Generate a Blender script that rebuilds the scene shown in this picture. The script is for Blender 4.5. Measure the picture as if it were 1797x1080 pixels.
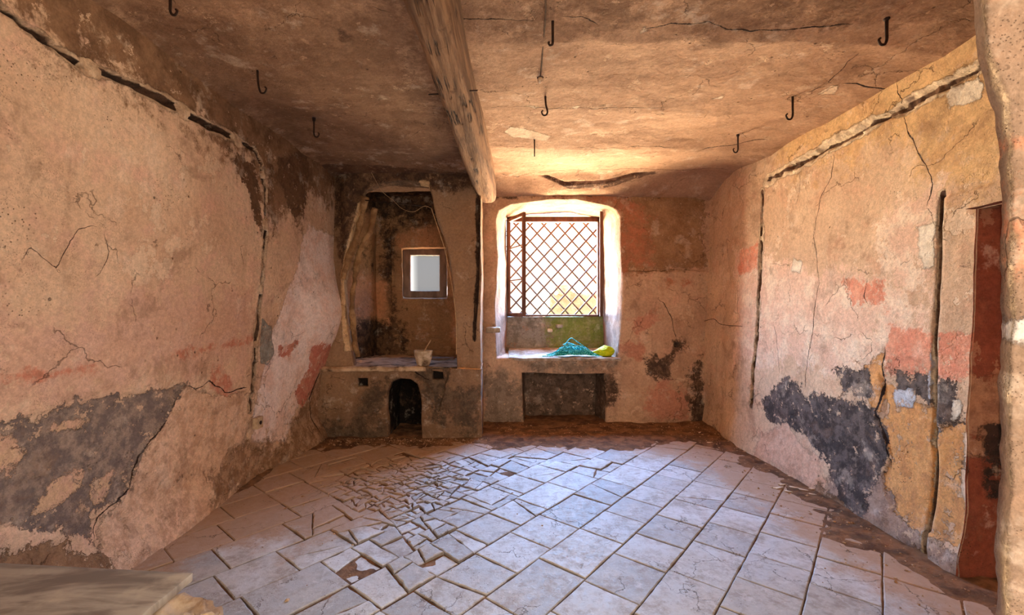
import bpy, math, random
import numpy as np
rng = np.random.RandomState(7); random.seed(7)
S = bpy.context.scene
for o in list(bpy.data.objects): bpy.data.objects.remove(o)
COL = S.collection
# ------------------------------------------------------------------ camera
F = 780.0; CX = 890.0; CY = 545.0; H = 1.38          # focal length in pixels, vanishing point, eye height
cam = bpy.data.cameras.new('camera'); co = bpy.data.objects.new('camera', cam); COL.objects.link(co)
cam.sensor_fit = 'HORIZONTAL'; cam.sensor_width = 36; cam.lens = 36 * F / 1797
cam.shift_x = (898.5 - CX) / 1797; cam.shift_y = (CY - 540) / 1797
cam.clip_start = .02
co.location = (0, 0, H); co.rotation_euler = (math.pi / 2, 0, 0); S.camera = co
# ------------------------------------------------------------------ exposure and sky
S.view_settings.view_transform = 'Standard'; S.view_settings.look = 'None'
S.view_settings.gamma = 1; S.view_settings.use_curve_mapping = False
S.view_settings.exposure = 0.42
try:
    S.cycles.max_bounces = 7; S.cycles.diffuse_bounces = 5; S.cycles.caustics_reflective = False; S.cycles.caustics_refractive = False
except Exception: pass
SKY, DIM_AHEAD, FILL = 118, 2.0, 4.8
W = bpy.data.worlds.new('sky'); S.world = W; W.use_nodes = True
nt = W.node_tree; nt.nodes.clear()
def wn(t, **k):
    n = nt.nodes.new(t)
    for a, b in k.items(): setattr(n, a, b)
    return n
tc = wn('ShaderNodeTexCoord'); sp = wn('ShaderNodeSeparateXYZ'); nt.links.new(tc.outputs['Generated'], sp.inputs[0])
def ramp(src, stops, lo=-1, hi=1):
    mr = wn('ShaderNodeMapRange'); mr.inputs[1].default_value = lo; mr.inputs[2].default_value = hi
    nt.links.new(src, mr.inputs[0]); r = wn('ShaderNodeValToRGB'); nt.links.new(mr.outputs[0], r.inputs[0])
    e = r.color_ramp.elements
    while len(e) < len(stops): e.new(.5)
    for q, (p, c) in zip(e, stops): q.position = p; q.color = (*c, 1)
    return r.outputs[0]
# the valley side (in front of the windows): blue sky high up, near-white at the horizon, sunlit warm terraces below
valley = ramp(sp.outputs[2], [(0, (.60, .40, .24)), (.36, (.93, .69, .43)), (.465, (.88, .70, .48)), (.50, (.8, .68, .55)), (.575, (.8, .74, .66)), (.63, (.50, .70, 1.0)), (.72, (.26, .52, 1.0)), (1, (.2, .45, .95))])
fillsky = ramp(sp.outputs[2], [(0, (.42, .31, .22)), (.45, (.53, .43, .31)), (.55, (.55, .46, .35)), (1, (.45, .40, .36))])  # warm fill added behind the camera, coming in by the doorway
mr = wn('ShaderNodeMapRange'); mr.inputs[1].default_value = -.15; mr.inputs[2].default_value = .15
nt.links.new(sp.outputs[1], mr.inputs[0])
b1 = wn('ShaderNodeBackground'); nt.links.new(valley, b1.inputs[0])
# sky dimmed straight ahead, and raised out of view to light the room
zb = ramp(sp.outputs[2], [(0, (1, 1, 1)), (.455, (1, 1, 1)), (.49, (0, 0, 0)), (.635, (0, 0, 0)), (.68, (.85, .85, .85))])
xb = ramp(sp.outputs[0], [(0, (.9, .9, .9)), (.34, (.9, .9, .9)), (.40, (0, 0, 0)), (.66, (0, 0, 0)), (.70, (.5, .5, .5))])
mxx = wn('ShaderNodeMath'); mxx.operation = 'MAXIMUM'; nt.links.new(zb, mxx.inputs[0]); nt.links.new(xb, mxx.inputs[1])
ms_ = wn('ShaderNodeMath'); ms_.operation = 'MULTIPLY_ADD'; nt.links.new(mxx.outputs[0], ms_.inputs[0]); ms_.inputs[1].default_value = SKY - DIM_AHEAD; ms_.inputs[2].default_value = DIM_AHEAD
nt.links.new(ms_.outputs[0], b1.inputs[1])
b2 = wn('ShaderNodeBackground'); b2.inputs[1].default_value = FILL; nt.links.new(fillsky, b2.inputs[0])
mx = wn('ShaderNodeMixShader'); nt.links.new(mr.outputs[0], mx.inputs[0]); nt.links.new(b2.outputs[0], mx.inputs[1]); nt.links.new(b1.outputs[0], mx.inputs[2])
wo = wn('ShaderNodeOutputWorld'); nt.links.new(mx.outputs[0], wo.inputs[0])
def portal(name, loc, rot, sx, sy):
    l = bpy.data.lights.new(name, 'AREA'); l.shape = 'RECTANGLE'; l.size = sx; l.size_y = sy
    l.cycles.is_portal = True
    o = bpy.data.objects.new(name, l); COL.objects.link(o); o.location = loc; o.rotation_euler = rot
portal('window_daylight', (.63, 6.33, 1.98), (-math.pi / 2, 0, 0), 1.3, 1.45)
portal('small_window_daylight', (-1.12, 6.5, 1.9), (-math.pi / 2, 0, 0), .6, .75)
portal('doorway_daylight', (.05, -.1, 1.1), (math.pi / 2, 0, 0), 2.6, 2.5)

# ------------------------------------------------------------------ numeric helpers
def lin(r, g, b):
    return tuple(((c / 255) / 12.92 if c / 255 < .04045 else ((c / 255 + .055) / 1.055) ** 2.4) for c in (r, g, b))
def _h(ix, iy, iz, s):
    n = (ix.astype(np.int64) * 374761393 + iy.astype(np.int64) * 668265263 + iz.astype(np.int64) * 2147483647 // 7 + iz.astype(np.int64) * 1274126177 + s * 974711) & 0x7fffffff
    n = (n ^ (n >> 13)) * 1274126177 & 0x7fffffff
    n = (n ^ (n >> 16)) & 0xffff
    return n / 32767.5 - 1
def vn(P, s=0):
    i = np.floor(P); f = P - i; f = f * f * (3 - 2 * f); ix, iy, iz = i[:, 0], i[:, 1], i[:, 2]; r = 0
    for dx in (0, 1):
        wx = f[:, 0] if dx else 1 - f[:, 0]
        for dy in (0, 1):
            wy = f[:, 1] if dy else 1 - f[:, 1]
            for dz in (0, 1):
                wz = f[:, 2] if dz else 1 - f[:, 2]
                r = r + wx * wy * wz * _h(ix + dx, iy + dy, iz + dz, s)
    return r
def fbm(P, sc, oc=4, s=0):
    a = 1; t = 0; r = 0
    for k in range(oc):
        r = r + a * vn(P * sc * 2 ** k + 17.3 * k, s + k); t += a; a *= .5
    return r / t
def sst(x, a, b):
    t = np.clip((x - a) / (b - a), 0, 1); return t * t * (3 - 2 * t)
def sdf_poly(x, y, poly):
    """signed distance, positive inside"""
    d = np.full(x.shape, 1e9); ins = np.zeros(x.shape, bool); n = len(poly)
    for i in range(n):
        ax, ay = poly[i]; bx, by = poly[(i + 1) % n]
        ex, ey = bx - ax, by - ay; L = ex * ex + ey * ey + 1e-12
        t = np.clip(((x - ax) * ex + (y - ay) * ey) / L, 0, 1)
        d = np.minimum(d, np.hypot(x - ax - t * ex, y - ay - t * ey))
        c = ((ay > y) != (by > y)) & (x < (bx - ax) * (y - ay) / ((by - ay) if by != ay else 1e-12) + ax)
        ins ^= c
    return np.where(ins, d, -d)
def dist_line(x, y, pl):
    """signed distance to a polyline, and the arc length left to its nearer end"""
    best = np.full(x.shape, 1e9); sg = np.zeros(x.shape); end = np.zeros(x.shape)
    seg = [math.dist(pl[i], pl[i + 1]) for i in range(len(pl) - 1)]; T = sum(seg); acc = 0
    for i in range(len(pl) - 1):
        ax, ay = pl[i]; bx, by = pl[i + 1]; ex, ey = bx - ax, by - ay; L = ex * ex + ey * ey + 1e-12
        t = np.clip(((x - ax) * ex + (y - ay) * ey) / L, 0, 1)
        dd = np.hypot(x - ax - t * ex, y - ay - t * ey); m = dd < best
        best = np.where(m, dd, best); sg = np.where(m, np.sign(ex * (y - ay) - ey * (x - ax)), sg)
        s_ = acc + t * seg[i]; end = np.where(m, np.minimum(s_, T - s_), end); acc += seg[i]
    return best, sg, end
def jag(pl, amp, step, seed=0):
    r = np.random.RandomState(seed); out = []
    for i in range(len(pl) - 1):
        L = math.dist(pl[i], pl[i + 1]); n = max(1, int(L / step))
        for k in range(n):
            t = k / n; j = amp if (i or k) else 0
            out.append((pl[i][0] + (pl[i + 1][0] - pl[i][0]) * t + r.uniform(-j, j), pl[i][1] + (pl[i + 1][1] - pl[i][1]) * t + r.uniform(-j, j)))
    out.append(pl[-1]); return out
# photograph measurements -> places on the room's planes (metres)
XL, XR, YB, YC, ZC = -2.04, 2.42, 5.38, 4.82, 2.9
def onL(p): Y = F * XL / (p[0] - CX); return (Y, H + (CY - p[1]) / F * Y)
def onR(p): Y = F * XR / (p[0] - CX); return (Y, H + (CY - p[1]) / F * Y)
def onY(Y): return lambda p: ((p[0] - CX) / F * Y, H + (CY - p[1]) / F * Y)
def onC(p): Y = (ZC - H) * F / (CY - p[1]); return ((p[0] - CX) / F * Y, Y)
def onF(p): Y = H * F / (p[1] - CY); return ((p[0] - CX) / F * Y, Y)

# ------------------------------------------------------------------ mesh helpers
def link(name, me, mat, parent=None):
    o = bpy.data.objects.new(name, me); COL.objects.link(o)
    if mat: me.materials.append(mat)
    if parent: o.parent = parent
    return o
def mesh(name, V, Fc, mat, parent=None, smooth=True):
    me = bpy.data.meshes.new(name); V = np.asarray(V, float)
    if isinstance(Fc, np.ndarray):
        me.vertices.add(len(V)); me.vertices.foreach_set('co', V.ravel())
        me.loops.add(Fc.size); me.loops.foreach_set('vertex_index', Fc.ravel().astype(np.int32))
        me.polygons.add(len(Fc)); me.polygons.foreach_set('loop_start', np.arange(0, Fc.size, Fc.shape[1], dtype=np.int32))
        me.update(calc_edges=True)
    else:
        me.from_pydata([tuple(v) for v in V], [], [list(f) for f in Fc])
    me.validate()
    if smooth: me.polygons.foreach_set('use_smooth', np.ones(len(me.polygons), bool))
    return link(name, me, mat, parent)
def gridf(n, m, closed=False, off=0):
    """faces of an n x m vertex grid (row-major, m per row); closed joins the last column to the first"""
    i = np.arange(n - 1)[:, None]; j = np.arange(m if closed else m - 1)[None, :]; j2 = (j + 1) % m
    a = i * m + j; b = i * m + j2; c = (i + 1) * m + j2; d = (i + 1) * m + j
    return np.stack([a, b, c, d], -1).reshape(-1, 4) + off
def attr(o, name, val):
    a = o.data.attributes.new(name, 'FLOAT', 'POINT'); a.data.foreach_set('value', np.asarray(val, np.float32))
def wob(P):
    """the hand-laid unevenness every plastered surface shares"""
    D = np.stack([fbm(P, 1.1, 3, 1), fbm(P, 1.1, 3, 5), fbm(P, 1.1, 3, 9)], 1) * .028
    D += np.stack([fbm(P, 6, 3, 11), fbm(P, 6, 3, 15), fbm(P, 6, 3, 19)], 1) * .009
    return D
class Parts:
    def __init__(s): s.V = []; s.F = []; s.n = 0
    def add(s, V, Fc):
        V = np.asarray(V, float).reshape(-1, 3); s.V.append(V); s.F.append(np.asarray(Fc) + s.n); s.n += len(V)
    def arr(s): return np.concatenate(s.V), np.concatenate(s.F)
def tube(pts, rad, n=8, caps=True):
    P = np.asarray(pts, float); R = np.broadcast_to(np.asarray(rad, float), (len(P),))
    T = np.gradient(P, axis=0); T /= np.linalg.norm(T, axis=1)[:, None] + 1e-9
    up = np.array([0, 0, 1.]) if abs(T[0][2]) < .9 else np.array([1., 0, 0]); V = []
    N = np.cross(T[0], up); N /= np.linalg.norm(N)
    for i in range(len(P)):
        N = N - T[i] * np.dot(N, T[i]); N /= np.linalg.norm(N) + 1e-9; B = np.cross(T[i], N)
        for k in range(n):
            a = 2 * math.pi * k / n; V.append(P[i] + R[i] * (math.cos(a) * N + math.sin(a) * B))
    Fc = gridf(len(P), n, True)
    if caps:
        V.append(P[0]); V.append(P[-1]); c0, c1 = len(V) - 2, len(V) - 1; e = []
        for k in range(n):
            e.append((c0, (k + 1) % n, k, c0)); b = (len(P) - 1) * n; e.append((c1, b + k, b + (k + 1) % n, c1))
    # caps as triangles are kept in a separate list
        return np.array(V), Fc, [(x[0], x[1], x[2]) for x in e]
    return np.array(V), Fc, []
def spline(pts, n=8):
    P = np.asarray(pts, float); P = np.vstack([2 * P[0] - P[1], P, 2 * P[-1] - P[-2]]); out = []
    for i in range(1, len(P) - 2):
        for k in range(n):
            t = k / n; a, b, c, d = P[i - 1], P[i], P[i + 1], P[i + 2]
            out.append(.5 * (2 * b + (c - a) * t + (2 * a - 5 * b + 4 * c - d) * t * t + (3 * b - a - 3 * c + d) * t ** 3))
    out.append(P[-2]); return np.array(out)
def tubeobj(name, pts, rad, mat, parent=None, n=8):
    V, Fc, C = tube(pts, rad, n); return mesh(name, V, [tuple(f) for f in Fc] + C, mat, parent)
def multitube(name, lst, mat, parent=None):
    V = []; Fs = []; k = 0
    for pts, rad, n in lst:
        v, f, c = tube(pts, rad, n); V.append(v); Fs += [tuple(np.array(q) + k) for q in f] + [tuple(np.array(q) + k) for q in c]; k += len(v)
    return mesh(name, np.concatenate(V), Fs, mat, parent)
def boxv(x0, x1, y0, y1, z0, z1, seg=.05, jit=0.0, seed=0, bev=.004):
    """a box of subdivided, softened faces"""
    P = Parts(); d = (x1 - x0, y1 - y0, z1 - z0); c = np.array([(x0 + x1) / 2, (y0 + y1) / 2, (z0 + z1) / 2]); h = np.array(d) / 2
    for ax in range(3):
        u, v = (ax + 1) % 3, (ax + 2) % 3
        nu, nv = max(2, int(d[u] / seg) + 1), max(2, int(d[v] / seg) + 1)
        gu = np.unique(np.concatenate([np.linspace(-h[u], h[u], nu), [-h[u] + bev, h[u] - bev]])); gv = np.unique(np.concatenate([np.linspace(-h[v], h[v], nv), [-h[v] + bev, h[v] - bev]]))
        for s in (-1, 1):
            A, B = np.meshgrid(gu, gv, indexing='ij'); Q = np.zeros(A.shape + (3,)); Q[..., u] = A; Q[..., v] = B; Q[..., ax] = s * h[ax]
            fc = gridf(len(gu), len(gv));  fc = fc if s > 0 else fc[:, ::-1]
            P.add(Q, fc)
    V, Fc = P.arr(); inner = np.clip(V, -(h - bev), h - bev); D = V - inner; L = np.linalg.norm(D, axis=1)[:, None]
    V = inner + np.where(L > 1e-9, D / np.maximum(L, 1e-9) * bev, 0); V = V + c
    if jit: V = V + np.stack([fbm(V, 9, 3, seed), fbm(V, 9, 3, seed + 4), fbm(V, 9, 3, seed + 8)], 1) * jit
    return V, Fc
def tag(o, label=None, cat=None, group=None, kind=None):
    for k, v in (('label', label), ('category', cat), ('group', group), ('kind', kind)):
        if v: o[k] = v
    return o
def empty(name, loc=(0, 0, 0)):
    o = bpy.data.objects.new(name, None); COL.objects.link(o); o.location = loc; o.empty_display_size = .05; return o

# ------------------------------------------------------------------ material helpers
class N:
    def __init__(s, name):
        s.m = bpy.data.materials.new(name); s.m.use_nodes = True; s.t = s.m.node_tree; s.t.nodes.clear()
        s.out = s.new('ShaderNodeOutputMaterial'); s.b = s.new('ShaderNodeBsdfPrincipled'); s.t.links.new(s.b.outputs[0], s.out.inputs[0])
        s.b.inputs['Specular IOR Level'].default_value = .2
        s.co = s.new('ShaderNodeTexCoord').outputs['Object']
    def new(s, t): return s.t.nodes.new(t)
    def L(s, a, b):
        if isinstance(a, (int, float)): b.default_value = a
        elif isinstance(a, tuple): b.default_value = (*a, 1) if len(a) == 3 and b.type == 'RGBA' else a
        else: s.t.links.new(a, b)
    def noise(s, sc, det=4, rough=.6, co=None, dist=0, st=None, color=False):
        det = min(det, 5); key = (sc, rough, dist, st, color, id(co) if co else 0)
        if not hasattr(s, 'cache'): s.cache = {}
        if key in s.cache: return s.cache[key]
        s.cache[key] = s._noise(sc, det, rough, co, dist, st, color); return s.cache[key]
    def _noise(s, sc, det, rough, co, dist, st, color):
        n = s.new('ShaderNodeTexNoise'); n.inputs['Scale'].default_value = sc; n.inputs['Detail'].default_value = det
        n.inputs['Roughness'].default_value = rough; n.inputs['Distortion'].default_value = dist; c = co or s.co
        if st:
            mp = s.new('ShaderNodeMapping'); mp.inputs['Scale'].default_value = st; s.L(c, mp.inputs[0]); c = mp.outputs[0]
        s.L(c, n.inputs['Vector']); return n.outputs['Color' if color else 'Fac']
    def vor(s, sc, feat='F1', co=None):
        n = s.new('ShaderNodeTexVoronoi'); n.feature = feat; n.inputs['Scale'].default_value = sc; s.L(co or s.co, n.inputs['Vector']); return n.outputs['Distance']
    def math(s, op, a, b=0.0, c=None):
        n = s.new('ShaderNodeMath'); n.operation = op; s.L(a, n.inputs[0]); s.L(b, n.inputs[1])
        if c is not None: s.L(c, n.inputs[2])
        return n.outputs[0]
    def rng(s, v, a, b, lo=0.0, hi=1.0):
        n = s.new('ShaderNodeMapRange'); n.interpolation_type = 'SMOOTHSTEP'; s.L(v, n.inputs[0])
        for i, q in enumerate((a, b, lo, hi)): n.inputs[i + 1].default_value = q
        return n.outputs[0]
    def mix(s, f, a, b, mode='MIX'):
        n = s.new('ShaderNodeMix'); n.data_type = 'RGBA'; n.blend_type = mode; s.L(f, n.inputs[0]); s.L(a, n.inputs[6]); s.L(b, n.inputs[7]); return n.outputs[2]
    def attr(s, name):
        n = s.new('ShaderNodeAttribute'); n.attribute_name = name; return n.outputs['Fac']
    def bump(s, h, dist=.01, st=1.0):
        n = s.new('ShaderNodeBump'); n.inputs['Distance'].default_value = dist; n.inputs['Strength'].default_value = st; s.L(h, n.inputs['Height']); s.L(n.outputs[0], s.b.inputs['Normal'])
    def fin(s, col, rough=.9):
        s.L(col, s.b.inputs['Base Color']); s.L(rough, s.b.inputs['Roughness']); return s.m
def plaster(name, base, layers=(), cracks=True, stretch=None, bumpk=1.0, pits=True, var=1.0):
    """old plaster: base = three tones; each layer is a patch of another coat or tone whose outline comes from the
    attribute 'name' (metres inside) broken up by noise: (attr, colour, colour2, edge noise, edge softness, relief, noise scale)"""
    n = N(name)
    big = n.noise(1.3, 5, .6, dist=.3); mid = n.noise(5, 6, .65); fine = n.noise(38, 4, .7); bigm = n.noise(2.3, 3)
    c = n.mix(n.rng(big, .36, .62), base[0], base[1]); c = n.mix(n.math('MULTIPLY', n.rng(mid, .48, .70), .75 * var), c, base[2])
    streak = n.noise(1.0, 5, .6, st=stretch or (9, 9, .9)); c = n.mix(n.math('MULTIPLY', n.rng(streak, .52, .75), .25 * var), c, lin(120, 88, 62))
    ht = n.math('ADD', n.math('MULTIPLY', mid, 1.1), n.math('MULTIPLY', fine, .2))
    # flaked spots of the coat beneath
    fl = n.rng(n.math('ADD', n.noise(3.2, 8, .72), n.math('MULTIPLY', big, .25)), .735, .755)
    c = n.mix(n.math('MULTIPLY', fl, .6 * var), c, base[3] if len(base) > 3 else base[0]); ht = n.math('SUBTRACT', ht, n.math('MULTIPLY', fl, .15))
    en9 = n.noise(11, 4, .72); hole_n = n.noise(13, 5, .75); brk_k = lambda a: 0.0 if a in ('groove', 'rim', 'hole', 'reveal', 'flake', 'white') else .8
    en = n.math('ADD', n.math('MULTIPLY', n.noise(9, 5, .78), 1.0), n.math('MULTIPLY', n.math('SUBTRACT', n.noise(3.1, 3, .6), .5), .9));  en2 = n.noise(26, 6, .7)
    for (a, c1, c2, ea, es, rel, ns) in layers:
        d = n.math('ADD', n.attr(a), n.math('MULTIPLY', n.math('ADD', n.math('SUBTRACT', en, .5), n.math('MULTIPLY', n.math('SUBTRACT', en2, .5), .5)), ea * 1.35))
        m = n.math('MULTIPLY', n.rng(d, -es, es), n.math('SUBTRACT', 1.0, n.math('MULTIPLY', n.rng(n.math('SUBTRACT', hole_n, n.math('MULTIPLY', n.rng(d, 0, .25), .05)), .565, .60), brk_k(a)))); lc = n.mix(n.rng(mid if ns < 8 else en9, .42, .62), c1, c2)
        c = n.mix(m, c, lc)
        if rel:
            ht = n.math('ADD', ht, n.math('MULTIPLY', m, rel))
            rim = n.math('MULTIPLY', n.rng(d, -.012, .0), n.rng(d, .012, .0)) ; c = n.mix(n.math('MULTIPLY', rim, .35), c, lin(70, 48, 34))
    if pits:
        v = n.vor(55); pm = n.math('MULTIPLY', n.rng(v, .20, .12), n.rng(bigm, .56, .66)); c = n.mix(n.math('MULTIPLY', pm, .75), c, lin(64, 44, 32)); ht = n.math('SUBTRACT', ht, n.math('MULTIPLY', pm, .6))
        v2 = n.vor(11); n2 = n.rng(v2, .10, .05); n2 = n.math('MULTIPLY', n2, n.rng(bigm, .5, .6)); c = n.mix(n.math('MULTIPLY', n2, .7), c, lin(74, 52, 38)); ht = n.math('SUBTRACT', ht, n.math('MULTIPLY', n2, .8))
    # hairline cracks everywhere, sparse
    ds = n.new('ShaderNodeVectorMath'); ds.operation = 'MULTIPLY_ADD'; n.L(n.noise(4, 5, .6, color=True), ds.inputs[0]); ds.inputs[1].default_value = (.35, .35, .35); n.L(n.co, ds.inputs[2])
    hv = n.vor(2.1, 'DISTANCE_TO_EDGE', ds.outputs[0]); hm = n.math('MULTIPLY', n.rng(hv, .010, .002), n.rng(bigm, .47, .42)); c = n.mix(n.math('MULTIPLY', hm, .55), c, lin(80, 55, 40)); ht = n.math('SUBTRACT', ht, n.math('MULTIPLY', hm, .5))
    if cracks:
        d = n.math('ABSOLUTE', n.math('ADD', n.attr('crack'), n.math('MULTIPLY', n.math('SUBTRACT', n.noise(22, 5, .7), .5), .022)))
        w = n.attr('crack_width'); wv = n.math('MULTIPLY', w, n.rng(n.noise(9, 3), .3, .65, .35, 1.2))
        m = n.math('MULTIPLY', n.rng(n.math('SUBTRACT', d, wv), .0012, -.0012), n.rng(w, .0003, .001)); c = n.mix(m, c, lin(48, 30, 22)); ht = n.math('SUBTRACT', ht, m)
    gr = n.noise(120, 3, .7); bl = n.noise(2.7, 10, .75, dist=.4); c = n.mix(n.math('MULTIPLY', n.rng(bl, .54, .66), .38 * var), c, lin(126, 92, 66)); bw = n.noise(4.3, 9, .72); c = n.mix(n.math('MULTIPLY', n.rng(bw, .56, .68), .30 * var), c, lin(236, 214, 190))
    vv_ = n.vor(140); sm_ = n.math('MULTIPLY', n.rng(vv_, .26, .14), n.rng(n.noise(6, 4), .46, .6)); c = n.mix(n.math('MULTIPLY', sm_, .55), c, lin(88, 62, 46)); ht = n.math('SUBTRACT', n.math('ADD', ht, n.math('MULTIPLY', bl, .45)), n.math('MULTIPLY', sm_, .25))
    g = n.math('MULTIPLY', n.rng(fine, .32, .68, .84, 1.08), n.rng(gr, .3, .7, .90, 1.08)); c = n.mix(1.0, c, n.comb(g) if hasattr(n, 'comb') else c, 'MIX') if False else c
    c2 = n.new('ShaderNodeHueSaturation'); n.L(c, c2.inputs['Color']); n.L(g, c2.inputs['Value']); c2.inputs['Saturation'].default_value = .93
    n.bump(ht, .018 * bumpk, .8)
    return n.fin(c2.outputs[0], .92)
def setlayers(o, U, V, fn, layers, cracks=()):
    for nm, polys in layers.items():
        d = np.full(U.shape, -9.0)
        for p in polys: d = np.maximum(d, sdf_poly(U, V, [fn(q) for q in p]))
        attr(o, nm, np.clip(d, -1, 1))
    D = np.full(U.shape, 1.0); Wd = np.zeros(U.shape); B = np.full(U.shape, 1e9)
    for k, (pl, w) in enumerate(cracks):
        pl = jag([fn(q) for q in pl], .012, .06, k); b, sg, e = dist_line(U, V, pl)
        m = b < B; B = np.where(m, b, B); D = np.where(m, b * sg, D)
        Wd = np.where(m, w * sst(e, 0, .12) * (1 - sst(b, .03, .05)), Wd)
    attr(o, 'crack', D); attr(o, 'crack_width', Wd)
def simple(name, c1, c2, sc=8, rough=.8, bump=.004, st=None, det=5, metal=0, dirt=None):
    n = N(name); f = n.noise(sc, det, .65, st=st); c = n.mix(n.rng(f, .38, .62), c1, c2); g = n.noise(sc * 5, 4, .6, st=st)
    if dirt: c = n.mix(n.rng(n.noise(sc * .6, 5), .5, .65), c, dirt)
    n.bump(n.math('ADD', f, n.math('MULTIPLY', g, .5)), bump, .8); n.b.inputs['Metallic'].default_value = metal
    return n.fin(c, rough)
# ------------------------------------------------------------------ colours
TAN = lin(208, 174, 140); TAN2 = lin(190, 152, 120); PINK = lin(206, 163, 136); SOOT = lin(96, 68, 46); PALE = lin(232, 210, 186)
GREY = lin(118, 102, 96); GREY2 = lin(158, 136, 120); BLACK = lin(70, 60, 56); BLACK2 = lin(112, 98, 90)
OCH = lin(222, 158, 84); OCH2 = lin(204, 142, 78); RED = lin(196, 124, 96); REDP = lin(204, 138, 112); BROWN = lin(140, 104, 74); BROWN2 = lin(112, 80, 54)
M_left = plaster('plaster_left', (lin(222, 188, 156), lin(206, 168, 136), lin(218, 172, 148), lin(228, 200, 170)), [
    ('topbrown', BROWN, BROWN2, .55, .10, 0, 5), ('pinkband', PINK, lin(208, 166, 144), .5, .12, 0, 6), ('redline', RED, PINK, .10, .015, 0, 9),
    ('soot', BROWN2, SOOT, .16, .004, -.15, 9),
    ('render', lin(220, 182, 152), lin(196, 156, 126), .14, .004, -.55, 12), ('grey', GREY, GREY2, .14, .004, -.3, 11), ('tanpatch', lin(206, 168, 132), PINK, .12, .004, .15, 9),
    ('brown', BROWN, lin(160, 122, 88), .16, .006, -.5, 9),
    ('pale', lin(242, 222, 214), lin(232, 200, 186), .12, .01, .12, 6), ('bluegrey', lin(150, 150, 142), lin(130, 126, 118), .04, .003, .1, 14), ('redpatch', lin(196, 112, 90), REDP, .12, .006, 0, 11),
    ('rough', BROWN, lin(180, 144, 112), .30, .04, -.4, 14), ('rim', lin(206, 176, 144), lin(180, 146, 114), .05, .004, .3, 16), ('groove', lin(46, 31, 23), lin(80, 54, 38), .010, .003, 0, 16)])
M_right = plaster('plaster_right', (lin(226, 194, 158), TAN, lin(212, 166, 132), lin(236, 212, 182)), [
    ('yellow', lin(220, 180, 124), lin(206, 164, 112), .5, .12, 0, 4), ('rosy', lin(228, 190, 162), lin(238, 214, 186), .3, .03, 0, 7),
    ('salmon', lin(222, 140, 106), lin(226, 158, 124), .18, .015, 0, 9), ('mauve', lin(176, 146, 124), lin(150, 122, 104), .16, .01, -.1, 9),
    ('ochre', OCH, OCH2, .10, .003, -.8, 10), ('black', BLACK, BLACK2, .16, .004, -.1, 13), ('render', lin(224, 182, 150), lin(208, 162, 130), .14, .004, .2, 10),
    ('white', lin(238, 226, 204), lin(228, 212, 186), .05, .003, .2, 8), ('bluewhite', lin(206, 208, 214), lin(188, 188, 194), .05, .003, .2, 10),
    ('rubble', BROWN, lin(176, 140, 110), .14, .008, -.8, 12), ('rim', lin(236, 214, 178), lin(206, 182, 150), .05, .004, .3, 16), ('groove', lin(74, 50, 36), lin(112, 82, 58), .010, .003, 0, 16)])
M_back = plaster('plaster_back', (lin(208, 172, 138), lin(188, 150, 118), lin(208, 162, 132), lin(220, 188, 154)), [
    ('umber', lin(150, 112, 76), lin(168, 130, 92), .22, .02, .35, 5), ('orange', lin(182, 112, 76), lin(168, 116, 80), .34, .06, 0, 8),
    ('redp', lin(198, 138, 108), lin(186, 128, 100), .30, .03, 0, 8), ('soot_dark', lin(78, 60, 48), lin(116, 90, 70), .26, .03, -.1, 11),
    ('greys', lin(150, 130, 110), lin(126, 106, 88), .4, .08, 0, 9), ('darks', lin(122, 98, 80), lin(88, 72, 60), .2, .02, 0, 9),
    ('reveal', lin(160, 124, 98), lin(134, 102, 80), .02, .003, .2, 7), ('parapet', lin(150, 140, 124), lin(122, 110, 94), .02, .003, 0, 9), ('green', lin(122, 130, 52), lin(146, 142, 84), .2, .04, 0, 9)])
M_chim = plaster('plaster_chimney', (lin(168, 132, 98), lin(148, 112, 80), lin(158, 124, 94), lin(176, 142, 110)), [
    ('soot_dark', lin(78, 56, 42), lin(112, 82, 58), .30, .05, -.1, 10), ('pale', lin(222, 184, 136), lin(200, 160, 112), .05, .006, .2, 8), ('groove', lin(60, 42, 30), lin(88, 62, 44), .05, .004, -.6, 12)])
M_bench = plaster('plaster_bench', (lin(158, 122, 88), lin(128, 96, 68), lin(150, 116, 88), lin(170, 138, 106)), [
    ('soot_dark', lin(84, 66, 50), lin(112, 90, 68), .40, .06, -.1, 10), ('hole', lin(24, 17, 13), lin(34, 24, 18), .01, .004, 0, 10)])
M_niche = plaster('plaster_niche', (lin(182, 138, 94), lin(156, 114, 76), lin(176, 124, 82), lin(190, 152, 110)), [
    ('soot_dark', lin(60, 44, 32), lin(104, 76, 52), .55, .10, -.1, 9), ('warm', lin(204, 142, 96), lin(184, 128, 84), .3, .06, 0, 7)], cracks=True, bumpk=1.3)
M_ceil = plaster('plaster_ceiling', (lin(190, 150, 116), lin(172, 132, 100), lin(196, 158, 124), lin(206, 172, 138)), [
    ('ceilbrown', lin(146, 110, 82), lin(128, 94, 68), .8, .2, 0, 3), ('flake', lin(232, 206, 176), lin(222, 194, 160), .05, .003, -.3, 7), ('soot_dark', lin(96, 68, 50), lin(118, 86, 62), .06, .012, 0, 6)], stretch=(1.2, 9, 3))

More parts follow.
